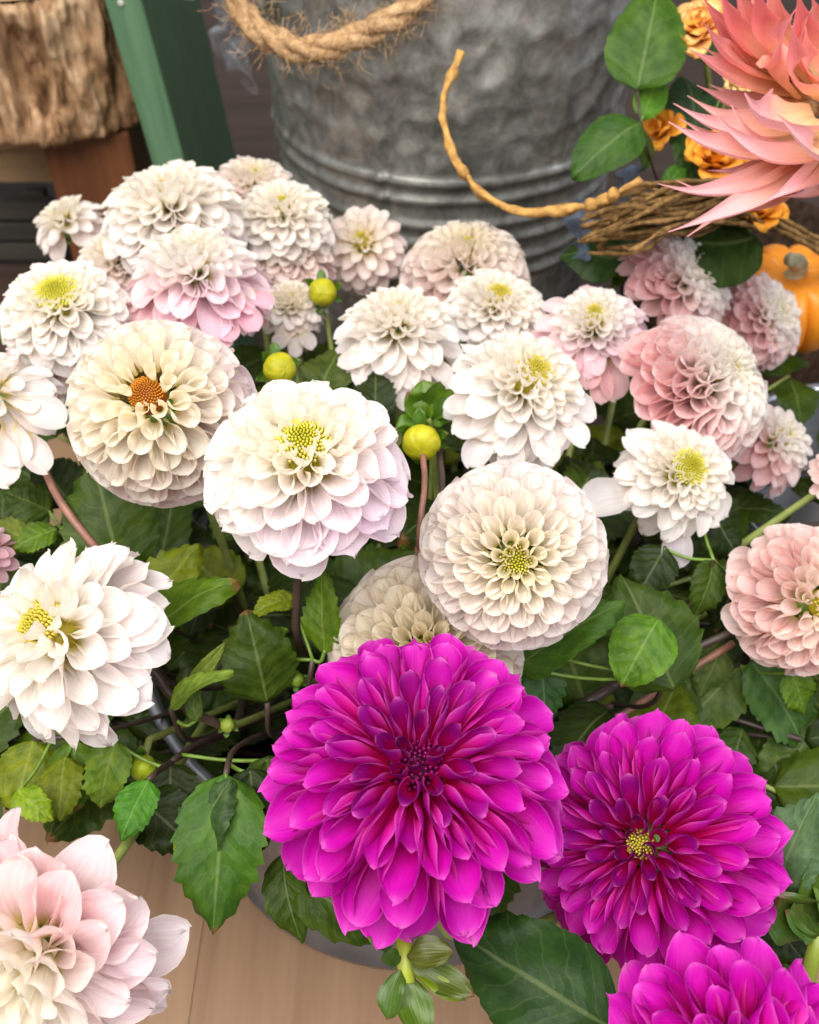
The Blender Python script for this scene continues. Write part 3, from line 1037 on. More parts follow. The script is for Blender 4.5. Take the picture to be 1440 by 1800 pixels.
def leaf_mesh(hw, teeth, fold, bend, tdepth, seed, wave=.04, peak=.38, nu=26, nv=8):
    rnd = random.Random(seed)
    V, U = [], []
    pos = Vector((0, 0, 0))
    ph = rnd.uniform(0, 6)
    for i in range(nu + 1):
        u = i / nu
        ang = bend * (u - .25)
        if i:
            pos = pos + Vector((0, math.cos(ang), math.sin(ang))) / nu
        nrm = Vector((0, -math.sin(ang), math.cos(ang)))
        tgv = Vector((0, math.cos(ang), math.sin(ang)))
        a_ = peak / (1 - peak)
        w = ((u / peak) ** peak * ((1 - u) / (1 - peak)) ** (1 - peak)) ** 1.35 if 0 < u < 1 else 0
        w = hw * w
        saw = (u * teeth) % 1.0
        tooth = (saw - .45) * tdepth * hw * (.4 + 1.1 * abs(noise.noise(Vector((int(u * teeth) * 1.7, seed * 3.3, 1))) * 1.6)) * (1 if .06 < u < .97 else 0)
        for j in range(nv + 1):
            v = -1 + 2 * j / nv
            e = abs(v) ** 3
            x = math.copysign(abs(v) * w + (tooth * e if w > 0 else 0), v)
            z = abs(x) * math.tan(fold) + wave * math.sin(u * 8 + v * 2.2 + ph) * abs(v) - .22 * hw * v * v + .16 * hw * noise.noise(Vector((v * 1.4, u * 3.2, seed * 5.1)))
            V.append(pos + Vector((x, 0, 0)) + nrm * z + tgv * (tooth * .5 * e))
            U.append((j / nv, u))
    return mesh_from('leaf', V, grid_faces(nu, nv), U, mat=LEAF)
LEAVES = [leaf_mesh(.34, 9, .28, -.5, .20, 1), leaf_mesh(.30, 10, .34, -.9, .22, 2, .05), leaf_mesh(.38, 8, .18, -.35, .20, 3, .06), leaf_mesh(.26, 8, .40, -.7, .18, 4)]
LEAF_SMOOTH = [leaf_mesh(.40, 16, .20, -.35, .05, 5, .03, .36), leaf_mesh(.36, 16, .25, -.5, .05, 6, .04, .42)]
LEAF_NARROW = [leaf_mesh(.16, 5, .5, -.6, .08, 7, .02), leaf_mesh(.20, 5, .45, -1.0, .10, 8, .04)]

G_DARK = (.016, .030, .004)
G_MID = (.040, .072, .007)
G_BRIGHT = (.085, .155, .009)
G_YEL = (.155, .19, .010)
G_SKY_SHEEN = (.040, .078, .040)  # green with the cool sky gloss of the leaf painted in

k = NT('fleshy_sepal')
uv, x, y = k.uv()
oi = k.n.new('ShaderNodeObjectInfo')
st_ = k.noise(k.coords('UV', (14, 1.2, 1)), 1.0, 3, .5)
cc = k.mix(k.maprange(st_, .35, .7), k.mix(1.0, oi.outputs['Color'], (.6, .65, .6), 'MULTIPLY'), oi.outputs['Color'])
k.set(color=k.mix(k.maprange(y, .9, 1.0), cc, (.12, .06, .02)), rough=.36, spec=.4, normal=k.bump(st_, .3, .001))
k.translucent(.2, cc)
def sepal_mesh(hw, fold, bend, seed):
    m = leaf_mesh(hw, 4, fold, bend, 0.0, seed, .05, .5, 14, 6)
    m.materials.clear()
    m.materials.append(bpy.data.materials['fleshy_sepal'])
    m.name = 'sepal'
    return m
SEP = [sepal_mesh(.26, .5, .7, 31), sepal_mesh(.30, .35, -.8, 32), sepal_mesh(.22, .6, .4, 33)]

def put_leaf(parent, base, tip, nrm, mesh, col, wid=1.0, name='leaf'):
    """base, tip and nrm in world space; the parent is an Empty without rotation"""
    y = (tip - base)
    L = y.length
    y = y / L
    z = (nrm - y * nrm.dot(y)).normalized()
    x = y.cross(z)
    o = link(name, mesh, parent)
    o.matrix_basis = Matrix.Translation(base - parent.location) @ Matrix((x, y, z)).transposed().to_4x4() @ Matrix.Diagonal((L * wid, L, L * wid, 1))
    o.color = (col[0] * .88, col[1] * .92, col[2] * .55, 1)
    return o

def hero(label, parts, stem=None, name='leafy_shoot', cat='leaves', r=.0018, mat=None, group=None):
    """a shoot with hand-placed leaves: parts = (base px, tip px, d_base, d_tip, (nx, ny) , mesh, colour, width)"""
    b0 = parts[0]
    if stem:
        foot = Vector(stem[-1])
    else:
        foot = at(b0[0][0], b0[0][1], b0[2])
    root = empty(name, foot)
    tag(root, label, cat, group)
    if stem:
        path = spline([Vector(p) - foot for p in stem], 22)
        tube('stem', path, r * .75, mat or STEM_DARK, root, 7)
    for (b, t, db, dt, n, me, col, wd) in parts:
        B, T = at(b[0], b[1], db), at(t[0], t[1], dt)
        put_leaf(root, B, T, cdir(*n), me, col, wd)
        if stem:
            # petiole to the nearest stem point
            q = min((foot + p for p in path), key=lambda p: (p - B).length)
            if (q - B).length > .003:
                tube('petiole', [p - foot for p in spline([B + (T - B) * .05, B.lerp(q, .5) + Vector((0, 0, -.004)), q], 8)], .0009, mat or SEPAL_GREEN, root, 6)
    return root

def pail_pt(x, y=.39, z=.115):
    return (x, y, z)

LEAF_BIG = leaf_mesh(.36, 13, .16, -.55, .07, 21, .075, .42, 34, 12)
L0, L1, L2, L3 = LEAVES
S0, S1 = LEAF_SMOOTH
N0, N1 = LEAF_NARROW
hero('broad dark green leaf showing below the dahlia with the orange centre',
     [((215, 1010), (160, 800), .50, .50, (.1, .35), L2, G_MID, 1.0)], [at(215, 1010, .50), at(260, 1080, .53), pail_pt(-.08)])
hero('yellow green pair of leaves behind the pointed white dahlia petals',
     [((255, 1125), (388, 1003), .485, .455, (-.4, .55), L3, G_BRIGHT, .9), ((250, 1080), (345, 955), .49, .48, (.1, .3), L0, G_YEL, .9),
      ((285, 1130), (300, 990), .495, .50, (-.5, .3), L3, G_MID, .8)], [at(255, 1125, .485), at(300, 1200, .51), pail_pt(-.07)])
hero('upright serrated green leaf standing between the white and purple dahlias',
     [((470, 1235), (435, 1076), .462, .450, (.15, .30), L2, G_MID, 1.02)], [at(470, 1235, .462), at(475, 1290, .48), pail_pt(-.04)])
hero('bright green notched leaf beside the dark stem under the central white dahlia',
     [((572, 1150), (560, 1000), .46, .455, (-.35, .35), L0, G_BRIGHT, .70), ((518, 1052), (438, 1068), .462, .455, (.1, .7), L1, G_YEL, 1.0),
      ((452, 1135), (500, 1100), .465, .46, (0, .6), L3, G_BRIGHT, 1.1)], [at(550, 1160, .465), at(540, 1240, .48), pail_pt(-.02)])
hero('slender pale green leaf curving up beside the dark stem',
     [((300, 1245), (397, 1160), .44, .435, (-.2, .75), N1, (.17, .25, .05), .9), ((330, 1215), (395, 1130), .45, .445, (.4, .5), N0, (.15, .2, .04), .8),
      ((345, 1270), (335, 1190), .45, .45, (.1, .2), L3, (.09, .15, .04), .7)], [at(300, 1245, .44), at(330, 1300, .47), pail_pt(-.06)])
hero('large glossy serrated leaf hanging over the tan table below the purple dahlia',
     [((398, 1360), (371, 1650), .415, .392, (.10, .42), L0, (.050, .125, .016), .86), ((330, 1500), (395, 1370), .41, .405, (-.15, .60), L2, G_SKY_SHEEN, .95),
      ((312, 1470), (345, 1545), .41, .405, (0, .5), L3, G_YEL, .8), ((440, 1350), (452, 1520), .425, .42, (.2, .4), L0, G_DARK, 1.0)],
     [at(398, 1360, .415), at(410, 1320, .44), pail_pt(-.05, .36)])
hero('bright green leaf tucked behind the large pale pink dahlia',
     [((262, 1370), (205, 1478), .418, .405, (-.1, .55), L2, (.050, .17, .018), .9), ((205, 1300), (165, 1435), .44, .435, (.1, .4), L1, (.12, .20, .035), 1.0)],
     [at(262, 1370, .42), at(300, 1340, .45), pail_pt(-.07, .37)])
hero('dark green leaves in shade above the glossy hanging leaf',
     [((240, 1400), (345, 1490), .44, .425, (0, .6), L2, G_DARK, 1.0), ((300, 1340), (300, 1470), .45, .44, (.1, .5), L0, G_DARK, 1.2), ((470, 1330), (480, 1480), .45, .45, (0, .4), L0, G_MID, 1.0)],
     [at(300, 1340, .45), at(340, 1310, .47), pail_pt(-.05, .37)])
hero('yellow green blurred leaves low at the edge above the pale pink dahlia',
     [((60, 1300), (20, 1440), .50, .48, (.1, .4), L2, G_YEL, 1.0), ((115, 1330), (100, 1440), .49, .47, (0, .3), L0, G_YEL, 1.0), ((30, 1390), (90, 1440), .47, .46, (0, .5), L1, (.2, .3, .02), 1.0),
      ((130, 1300), (135, 1420), .5, .48, (.2, .3), L2, G_BRIGHT, 1.0)], [at(60, 1300, .50), at(160, 1290, .5), pail_pt(-.08)])
hero('narrow green leaf hanging in front of the steel pail',
     [((498, 1500), (516, 1668), .425, .405, (-.2, .35), N1, G_MID, 1.25), ((520, 1545), (690, 1655), .42, .40, (-.2, .5), N1, G_MID, 1.3)], [at(500, 1500, .425), at(520, 1440, .45), pail_pt(-.03, .35)])
hero('large flat dark green leaf with pale midrib under the second purple dahlia',
     [((1085, 1812), (782, 1632), .395, .41, (-.10, .22), LEAF_BIG, (.020, .058, .016), .86)], [at(1085, 1812, .395), at(1120, 1760, .44), pail_pt(.10, .36)])
hero('glossy green leaf tip, blue sky sheen in its colour, beside the second purple dahlia',
     [((1370, 1560), (1421, 1396), .43, .415, (-.45, .55), L1, (.085, .15, .12), .95)], [at(1370, 1560, .43), at(1340, 1560, .47), pail_pt(.11, .38)])  # bluish leaf colour stands in for reflected sky light
hero('large folded glossy green leaf beside the ball-shaped white dahlia',
     [((1185, 1215), (1100, 1000), .475, .485, (.15, .25), L2, G_MID, 1.05), ((1160, 1085), (1090, 1205), .46, .452, (0, .65), S1, (.075, .165, .016), 1.15),
      ((905, 1180), (1094, 1042), .47, .455, (-.55, .35), L3, (.055, .125, .02), .85), ((945, 1140), (968, 1300), .48, .47, (.3, .35), L0, (.03, .08, .028), .75)],
     [at(1170, 1190, .48), at(1140, 1240, .51), pail_pt(.07)])
hero('olive green leaves low behind the second purple dahlia',
     [((1300, 1170), (1190, 1290), .55, .54, (0, .4), L2, (.07, .11, .03), .9), ((1320, 1160), (1440, 1330), .54, .53, (-.2, .5), L1, (.05, .11, .04), .9), ((1270, 1130), (1230, 1230), .55, .54, (.3, .4), L0, (.08, .12, .04), .9),
      ((1390, 1180), (1420, 1260), .52, .52, (0, .4), L0, G_BRIGHT, 1.1), ((1420, 1300), (1340, 1400), .54, .53, (0, .5), L2, (.07, .11, .03), 1.0), ((1240, 1290), (1330, 1390), .56, .56, (0, .6), L2, (.06, .09, .03), 1.1)],
     [at(1300, 1170, .55), at(1230, 1180, .55), pail_pt(.12)])
hero('mid green leaves hanging between the white dahlia and the pink ball dahlia',
     [((1255, 985), (1228, 1092), .53, .52, (.2, .3), L1, G_MID, .9), ((1170, 960), (1120, 1050), .54, .53, (0, .4), L2, G_DARK, 1.0), ((1300, 1000), (1260, 1110), .55, .54, (0, .4), L0, G_DARK, 1.0), ((1230, 880), (1310, 980), .56, .56, (0, .5), L2, G_DARK, 1.2)],
     [at(1255, 985, .53), at(1200, 1080, .53), pail_pt(.09)])
hero('dark leaf behind the central white dahlia below the round bud',
     [((560, 690), (600, 600), .58, .60, (0, .4), L2, (.05, .075, .015), 1.0), ((660, 740), (660, 640), .57, .58, (0, .4), L0, G_DARK, 1.0)], [at(580, 680, .59), at(600, 720, .58), pail_pt(-.03, .46)])
hero('green leaf between the white dahlias near the leaning stray petal',
     [((1040, 900), (1000, 790), .55, .57, (0, .4), L2, G_DARK, 1.0), ((1010, 880), (1060, 800), .55, .57, (0, .4), L0, G_MID, 1.0)], [at(1040, 900, .55), at(1020, 960, .54), pail_pt(.07, .42)])

# packed foliage below the blooms
SPOTS = [(540, 1060, 'below the central white dahlia'), (900, 1130, 'beside the ball-shaped white dahlia'), (330, 1000, 'between the central and pointed white dahlias'), (180, 930, 'under the orange-centred dahlia'),
    (60, 860, 'under the profile white dahlia at the edge'), (60, 1370, 'above the large pale pink dahlia'), (270, 1320, 'below the pointed white dahlia'), (440, 1300, 'beside the foremost purple dahlia'), (430, 1480, 'over the pail rim'),
    (1020, 1240, 'between the two purple dahlias'), (1200, 1200, 'behind the second purple dahlia'), (1380, 1280, 'under the salmon ball dahlia'), (1120, 1030, 'below the small green-eyed white dahlia'), (1300, 900, 'under the half hidden pink dahlia'),
    (760, 850, 'around the green buds'), (600, 640, 'behind the central white dahlia'), (1060, 760, 'between the tilted white and rose pink dahlias'), (400, 560, 'under the two-tone dahlia'), (800, 560, 'under the back row of white dahlias'), (200, 560, 'between the outer white dahlias'), (1420, 1000, 'above the salmon ball dahlia'), (880, 1560, 'under the foremost purple dahlia'), (1180, 1700, 'under the second purple dahlia')]
def filler():
    rnd = random.Random(77)
    spots = []
    for gx in range(10):
        for gy in range(7):
            spots.append((lerp(-.33, .30, gx / 9) + rnd.uniform(-.02, .02), lerp(.245, .66, gy / 6) + rnd.uniform(-.025, .025)))
    spots = [p for p in spots if not (p[1] < .30 and p[0] > -.16 and p[0] < .02)]
    for (x, y) in spots:
        d = math.hypot(x, (y - .40) * .9)
        top = Vector((x, y, lerp(.255, .19, min(1, d / .26)) + rnd.uniform(-.02, .02)))
        k_ = min(1.0, .115 / max(.001, math.hypot(x, y - .39)))
        foot = Vector((x * k_ * .9, .39 + (y - .39) * k_ * .9, .112))
        mid = foot.lerp(top, .5) + Vector((0, 0, .03))
        root = empty('leafy_shoot', foot)
        w_ = top - CAM
        sx, sy = 720 + w_.dot(CR) / w_.dot(CF) * FPX, 900 - w_.dot(CU) / w_.dot(CF) * FPX
        near = min(SPOTS, key=lambda s_: (s_[0] - sx) ** 2 + (s_[1] - sy) ** 2)
        tag(root, 'dark green leaves crowded in the shade ' + near[2], 'leaves', 'leafy shoots packed under the blooms')
        path = spline([foot, mid, top], 12)
        tube('stem', [p - foot for p in path], .0015, STEM_DARK if rnd.random() < .7 else STEM_GREEN, root, 6)
        a0 = rnd.uniform(0, 6.28)
        for q in range(8):
            t = lerp(.35, 1.0, q / 7)
            p = path[min(11, int(t * 11))]
            an = a0 + q * 2.0 + rnd.uniform(-.4, .4)
            el = rnd.uniform(-.25, .6)
            dr = Vector((math.cos(an) * math.cos(el), math.sin(an) * math.cos(el), math.sin(el)))
            L = rnd.uniform(.040, .075)
            nrm = Vector((-dr.x * .4 + rnd.uniform(-.3, .3), -.35 - dr.y * .3 + rnd.uniform(-.3, .3), 1)).normalized()
            cc = mixc(G_DARK, G_MID, rnd.random())
            if rnd.random() < .18:
                cc = mixc(G_MID, G_YEL, rnd.random())
            put_leaf(root, p + dr * .004, p + dr * L, nrm, LEAVES[rnd.randrange(4)], cc, rnd.uniform(.85, 1.1))
filler()

# ------------------------------------------------------------------ loose stems that show between the blooms
def stalk(name, label, pts, r, mat, cat='stem'):
    P = [Vector(p) if not (isinstance(p, tuple) and p[0] > 3 or isinstance(p, tuple) and p[1] > 3) else at(*p) for p in pts]
    o = empty(name, P[-1])
    tag(o, label, cat)
    path = [p - P[-1] for p in spline(P, 24)]
    tube('shaft', path, r, mat, o, 8)
    for q in (8, 16):
        tube('node', path[q - 1:q + 2], r * 1.35, mat, o, 8)
    return o
stalk('stem', 'long dark bare stem crossing below the pink ball dahlia', [(1310, 1100, .52), (1200, 1150, .52), (1080, 1205, .52), (980, 1260, .52), pail_pt(.05)], .0022, STEM_DARK)
stalk('stem', 'brown bare stem lying lower beside the dark one near the folded leaf', [(1290, 1130, .53), (1170, 1205, .53), (1080, 1265, .53), (1010, 1300, .53), pail_pt(.04)], .0020, STEM_BROWN)
stalk('stem', 'thin reddish stem rising between the central and ball white dahlias', [(742, 790, .52), (747, 850, .50), (738, 930, .49), pail_pt(.01)], .0016, STEM_BROWN)
stalk('stem', 'thin purple brown stem just beside the reddish one', [(772, 790, .53), (778, 850, .51), (772, 930, .50), pail_pt(.02)], .0016, STEM_DARK)

# ------------------------------------------------------------------ flowers
def dirp(px, py, z=.13):
    """a point in the pail towards which a stem runs"""
    v = Vector((max(-.11, min(.11, (px - 720) / 720 * .16)), .39, z))
    return v
def stem_for(px, py, mat=STEM_GREEN, r=.0025, via=()):
    return (mat, [at(*p) for p in via] + [dirp(px, py)], r)

C_WHITE = col_grade([(0, CREAM), (.4, (.95, .935, .86)), (.8, WHITE), (1, (.93, .89, .87))])
C_WHITE2 = col_grade([(0, CREAM), (.4, (.95, .935, .87)), (.8, (.945, .925, .90)), (1, (.92, .88, .90))])
C_PINKOUT = col_grade([(0, (.95, .93, .82)), (.55, WHITE), (.74, (.92, .78, .79)), (1, (.88, .54, .62))], (R_(-50), LILAC, .45))
C_PINKISH = col_grade([(0, (.95, .93, .82)), (.42, WHITE), (.68, (.92, .77, .76)), (1, (.89, .60, .61))], (R_(180), (.86, .46, .48), .5))
C_BLUSH = col_grade([(0, (.93, .87, .66)), (.4, (.94, .89, .82)), (.8, (.91, .80, .77)), (1, (.87, .71, .70))])
C_SALMON = col_grade([(0, (.93, .85, .66)), (.3, (.93, .79, .71)), (.7, (.90, .66, .63)), (1, (.90, .71, .68))])
C_PALEPINK = col_grade([(0, (.95, .92, .74)), (.45, (.95, .92, .82)), (.65, (.93, .80, .77)), (.82, (.91, .66, .68)), (1, (.91, .76, .79))], (R_(-35), (.92, .87, .93), .8))

FL = []
def F(label, px, py, dia, d, ax, style, colors, eye, seed, **kw):
    kw.setdefault('stem', stem_for(px, py))
    FL.append(flower('dahlia', label, px, py, dia, d, ax, style, colors, eye, seed, **kw))

FORM2 = dict(name='open', th=104, N=104)
F('central white dahlia with green eye and lilac pink lower petals', 540, 842, 362, .39, (0.0, .58), 'formal', C_F1, EYE_GREEN, 11, stem=stem_for(540, 846, STEM_DARK, .0022, [(524, 1020, .455), (522, 1120, .47)]), eye_r=.24, eye_n=210, sag=-.02, N=104, over=dict(name='big', wq=1.30, jit=1.2))
F('cream white ball-shaped dahlia of neat rolled petals facing the viewer', 903, 978, 331, .43, (-.04, -.03), 'ball', C_BALL, EYE_GREEN, 12, eye_r=.15, eye_n=90, N=128, over=dict(name='neat', jit=.6, wq=1.16, qp=.78))
F('cream dahlia half hidden behind the foremost purple dahlia', 750, 1150, 342, .46, (-.03, .12), 'ball', col_grade([(0, (.95, .90, .62)), (.4, (.95, .92, .76)), (.75, (.94, .89, .80)), (1, (.92, .82, .78))]), EYE_YELLOW, 14, eye_r=.14, N=128, over=dict(name='neat', jit=.6, wq=1.16, qp=.78))
F('white dahlia with loose pointed petals and yellow eye turned to the edge', 132, 1135, 345, .42, (-.60, .36), 'loose', C_WHITE2, EYE_YELLOW, 15, eye_r=.28, eye_n=220, N=84, over=dict(name='wide', wq=1.18, jit=1.8), stem=stem_for(130, 1138, STEM_DARK, .0024, [(300, 1222, .455), (390, 1275, .465)]))
F('large pale pink dahlia with cream heart over the tan table', 100, 1645, 465, .37, (-.34, -.42), 'loose', C_PALEPINK, EYE_YELLOW, 16, N=68, over=dict(name='big', th=110, wq=1.28, jit=1.2))
F('cream dahlia with orange brown centre and dusky pink rim', 286, 725, 335, .45, (-.06, .26), 'ball', col_grade([(0, (.95, .91, .70)), (.5, (.95, .92, .80)), (.75, (.93, .88, .80)), (1, (.84, .68, .68))], (R_(20), LILAC, .35)), EYE_ORANGE, 17, eye_r=.17, eye_n=160, sag=.04, N=116, over=dict(name='soft', jit=1.1, wq=1.16, qp=.58), skip=lambda q, p: q < .06)
F('pure white dahlia with flat green eye at the outer edge of the bunch', 117, 560, 240, .57, (0.0, .58), 'formal', C_WHITE, EYE_GREEN, 18, eye_r=.34, eye_n=260, sag=-.04)
F('two-tone dahlia, white top over a skirt of pink pointed petals', 352, 508, 262, .585, (.06, .80), 'skirt', C_PINKOUT, EYE_YELLOW, 19)
F('broad white dahlia behind the two-tone pink one', 306, 388, 255, .655, (-.12, .78), 'formal', C_WHITE, EYE_YELLOW, 20)
F('small blurred cream dahlia seen side on before the wooden leg', 127, 403, 138, .74, (-.35, .72), 'skirt', C_CREAM, EYE_YELLOW, 21, N=60)
F('white dahlia with yellow heart close to the bucket seam', 498, 392, 178, .69, (.05, .66), 'formal', C_WHITE, EYE_YELLOW, 22)
F('pale blush dahlia farthest back against the green plank', 447, 340, 165, .75, (.15, .75), 'formal', C_BLUSH, EYE_YELLOW, 23)
F('blush pink dahlia with yellow heart against the bucket bands', 642, 440, 148, .73, (-.05, .25), 'loose', C_BLUSH, EYE_YELLOW, 24, eye_r=.18, N=64)
F('small creamy white dahlia beside the yellow green bud', 513, 548, 128, .665, (.10, .62), 'skirt', C_CREAM, EYE_YELLOW, 25)
F('blush white dahlia peeping under the yellow-hearted white one', 515, 462, 165, .70, (.1, .7), 'formal', C_BLUSH, EYE_YELLOW, 26)
F('dusky beige dahlia squeezed between the white and two-tone blooms', 215, 470, 165, .67, (-.2, .6), 'formal', C_BLUSH, EYE_YELLOW, 27)
F('dusky beige dahlia under the white one with flat green eye', 95, 640, 180, .60, (-.1, .55), 'loose', C_BLUSH, EYE_YELLOW, 28)
F('flat-topped blush dahlia against the foot of the bucket', 817, 488, 226, .70, (.02, .78), 'ball', C_BLUSH, EYE_YELLOW, 29)
F('white dahlia with long drooping lower petals beside the green bud', 705, 600, 236, .60, (0.0, .80), 'skirt', C_WHITE, EYE_YELLOW, 30)
F('white dahlia wedged between the flat-topped blush and the tilted white', 868, 552, 186, .655, (.14, .66), 'formal', C_WHITE, EYE_YELLOW, 31, eye_r=.24, sag=-.04)
F('cream dahlia with coral pink underside and small yellow eye', 1040, 592, 216, .625, (-.08, .60), 'skirt', C_PINKOUT, EYE_YELLOW, 32, eye_r=.22, sag=-.04)
F('white dahlia with yellow eye tilted above the ball-shaped one', 914, 708, 264, .535, (.30, .52), 'skirt', C_WHITE, EYE_YELLOW, 33, eye_r=.25, eye_n=200, sag=-.05)
F('pink and white dahlia in profile nearest the dark rose leaves', 1187, 510, 198, .69, (.60, .42), 'formal', C_PINKISH, EYE_YELLOW, 34)
F('pink and white dahlia in front of the pumpkin', 1333, 567, 150, .73, (.62, .28), 'formal', C_PINKISH, EYE_GREEN, 35)
F('large rose pink dahlia with white far half in profile', 1220, 692, 258, .585, (.64, .40), 'ball', C_PINKISH, EYE_YELLOW, 36)
F('cream and pink dahlia half hidden behind the large rose pink one', 1342, 790, 172, .65, (.50, .40), 'skirt', C_PINKISH, EYE_YELLOW, 37, N=100)
F('small white dahlia with green yellow eye and one stray side petal', 1183, 846, 216, .54, (.22, .32), 'skirt', C_WHITE, EYE_GREEN, 38, eye_r=.29, eye_n=220, sag=-.05)
F('salmon pink ball dahlia cut by the picture edge above the purple ones', 1408, 1055, 275, .50, (.22, -.02), 'ball', C_SALMON, EYE_YELLOW, 39, N=116, over=dict(name='soft', jit=1.6, qp=.58))
F('white dahlia in profile at the edge with open petals above a brown stem', 5, 722, 215, .52, (-.40, .62), 'skirt', C_WHITE2, EYE_YELLOW, 40, N=46, stem=stem_for(15, 712, STEM_BROWN, .0023, [(105, 880, .50), (190, 985, .50)]))
F('dull pink dahlia just showing at the edge below the profile white', -30, 985, 130, .52, (-.3, .4), 'loose', col_grade([(0, (.7, .45, .5)), (1, (.66, .42, .48))]), EYE_YELLOW, 41, N=50)
F('pink dahlia just showing beside the black pot', 1480, 845, 120, .56, (.3, .3), 'loose', C_SALMON, EYE_YELLOW, 42, N=50)
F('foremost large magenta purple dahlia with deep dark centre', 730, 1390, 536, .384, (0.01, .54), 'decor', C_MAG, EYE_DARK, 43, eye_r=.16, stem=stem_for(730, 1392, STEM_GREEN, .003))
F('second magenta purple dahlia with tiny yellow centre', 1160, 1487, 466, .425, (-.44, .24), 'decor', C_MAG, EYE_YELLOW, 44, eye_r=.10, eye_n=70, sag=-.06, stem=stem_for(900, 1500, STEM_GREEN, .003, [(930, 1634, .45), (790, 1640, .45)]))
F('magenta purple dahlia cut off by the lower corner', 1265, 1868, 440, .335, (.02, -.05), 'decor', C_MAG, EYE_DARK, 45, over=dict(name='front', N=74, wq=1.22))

# the stray petals of the small white dahlia
small_white = [f for f in FL if f['label'].startswith('small white dahlia with green')][0]
def stray(root, base, tip, nrm, style, stage, col, wid=1.0):
    y = tip - base
    L = y.length
    y = y / L
    z = (nrm - y * nrm.dot(y)).normalized()
    x = y.cross(z)
    o = link('petal', get_petal(STY[style], stage, 14, 0), root)
    o.matrix_basis = root.matrix_world.inverted() @ (Matrix.Translation(base) @ Matrix((x, y, z)).transposed().to_4x4() @ Matrix.Diagonal((L * wid, L, L * wid, 1)))
    o.color = col + (1,)
stray(small_white, at(1125, 868, .545), at(1026, 886, .535), cdir(0, .35), 'formal', 0, (.82, .78, .76), 1.15)
stray(small_white, at(1185, 905, .545), at(1190, 1002, .54), cdir(0, .3), 'formal', 0, (.80, .74, .78), 1.0)

def by(start):
    return [f for f in FL if f['label'].startswith(start)][0]
w1 = (.90, .86, .82)
r1 = random.Random(5)
for start, d, petals in [
    ('white dahlia with long drooping', .60, [((700, 650), (668, 702), .9), ((712, 655), (714, 716), 1.0), ((728, 645), (745, 688), 1.0), ((660, 632), (596, 640), .9), ((755, 635), (790, 672), .95), ((690, 640), (640, 668), .9)]),
    ('white dahlia with yellow eye tilted', .54, [((860, 755), (828, 818), 1.0), ((905, 770), (898, 832), 1.1), ((945, 765), (975, 812), 1.0), ((850, 720), (786, 716), .9), ((985, 735), (1030, 780), .95), ((870, 740), (802, 760), 1.0)]),
    ('small creamy white dahlia beside', .665, [((505, 585), (488, 610), 1.0), ((515, 588), (522, 626), .8), ((530, 585), (550, 610), .9)]),
    ('two-tone dahlia', .585, [((350, 545), (352, 588), 1.1), ((310, 545), (268, 570), .9), ((385, 550), (410, 596), 1.0), ((415, 540), (455, 575), 1.0), ((440, 520), (478, 535), .9), ((330, 550), (310, 592), .9), ((395, 560), (392, 612), 1.0)]),
    ('cream dahlia with coral pink underside', .625, [((1040, 630), (1035, 682), 1.0), ((1070, 630), (1085, 700), 1.0), ((1095, 615), (1135, 655), 1.0), ((1010, 620), (985, 650), .9), ((1055, 640), (1060, 708), .9)]),
    ('white dahlia in profile at the edge', .52, [((40, 715), (112, 738), 1.0), ((20, 745), (38, 815), 1.1), ((0, 760), (14, 850), 1.0), ((45, 765), (82, 825), .9)])]:
    f_ = by(start)
    for (b_, t_, w_) in petals:
        col = w1
        if start.startswith('two-tone'):
            col = jit((.86, .52, .62), r1, .08)
        elif start.startswith('cream dahlia with coral'):
            col = jit((.87, .56, .58), r1, .08)
        else:
            col = jit((.90, .85, .82), r1, .04)
        stray(f_, at(b_[0], b_[1], d - .006), at(t_[0], t_[1], d - .020), cdir(r1.uniform(-.15, .15), .45), 'formal', r1.randrange(2), col, w_ * 1.05)

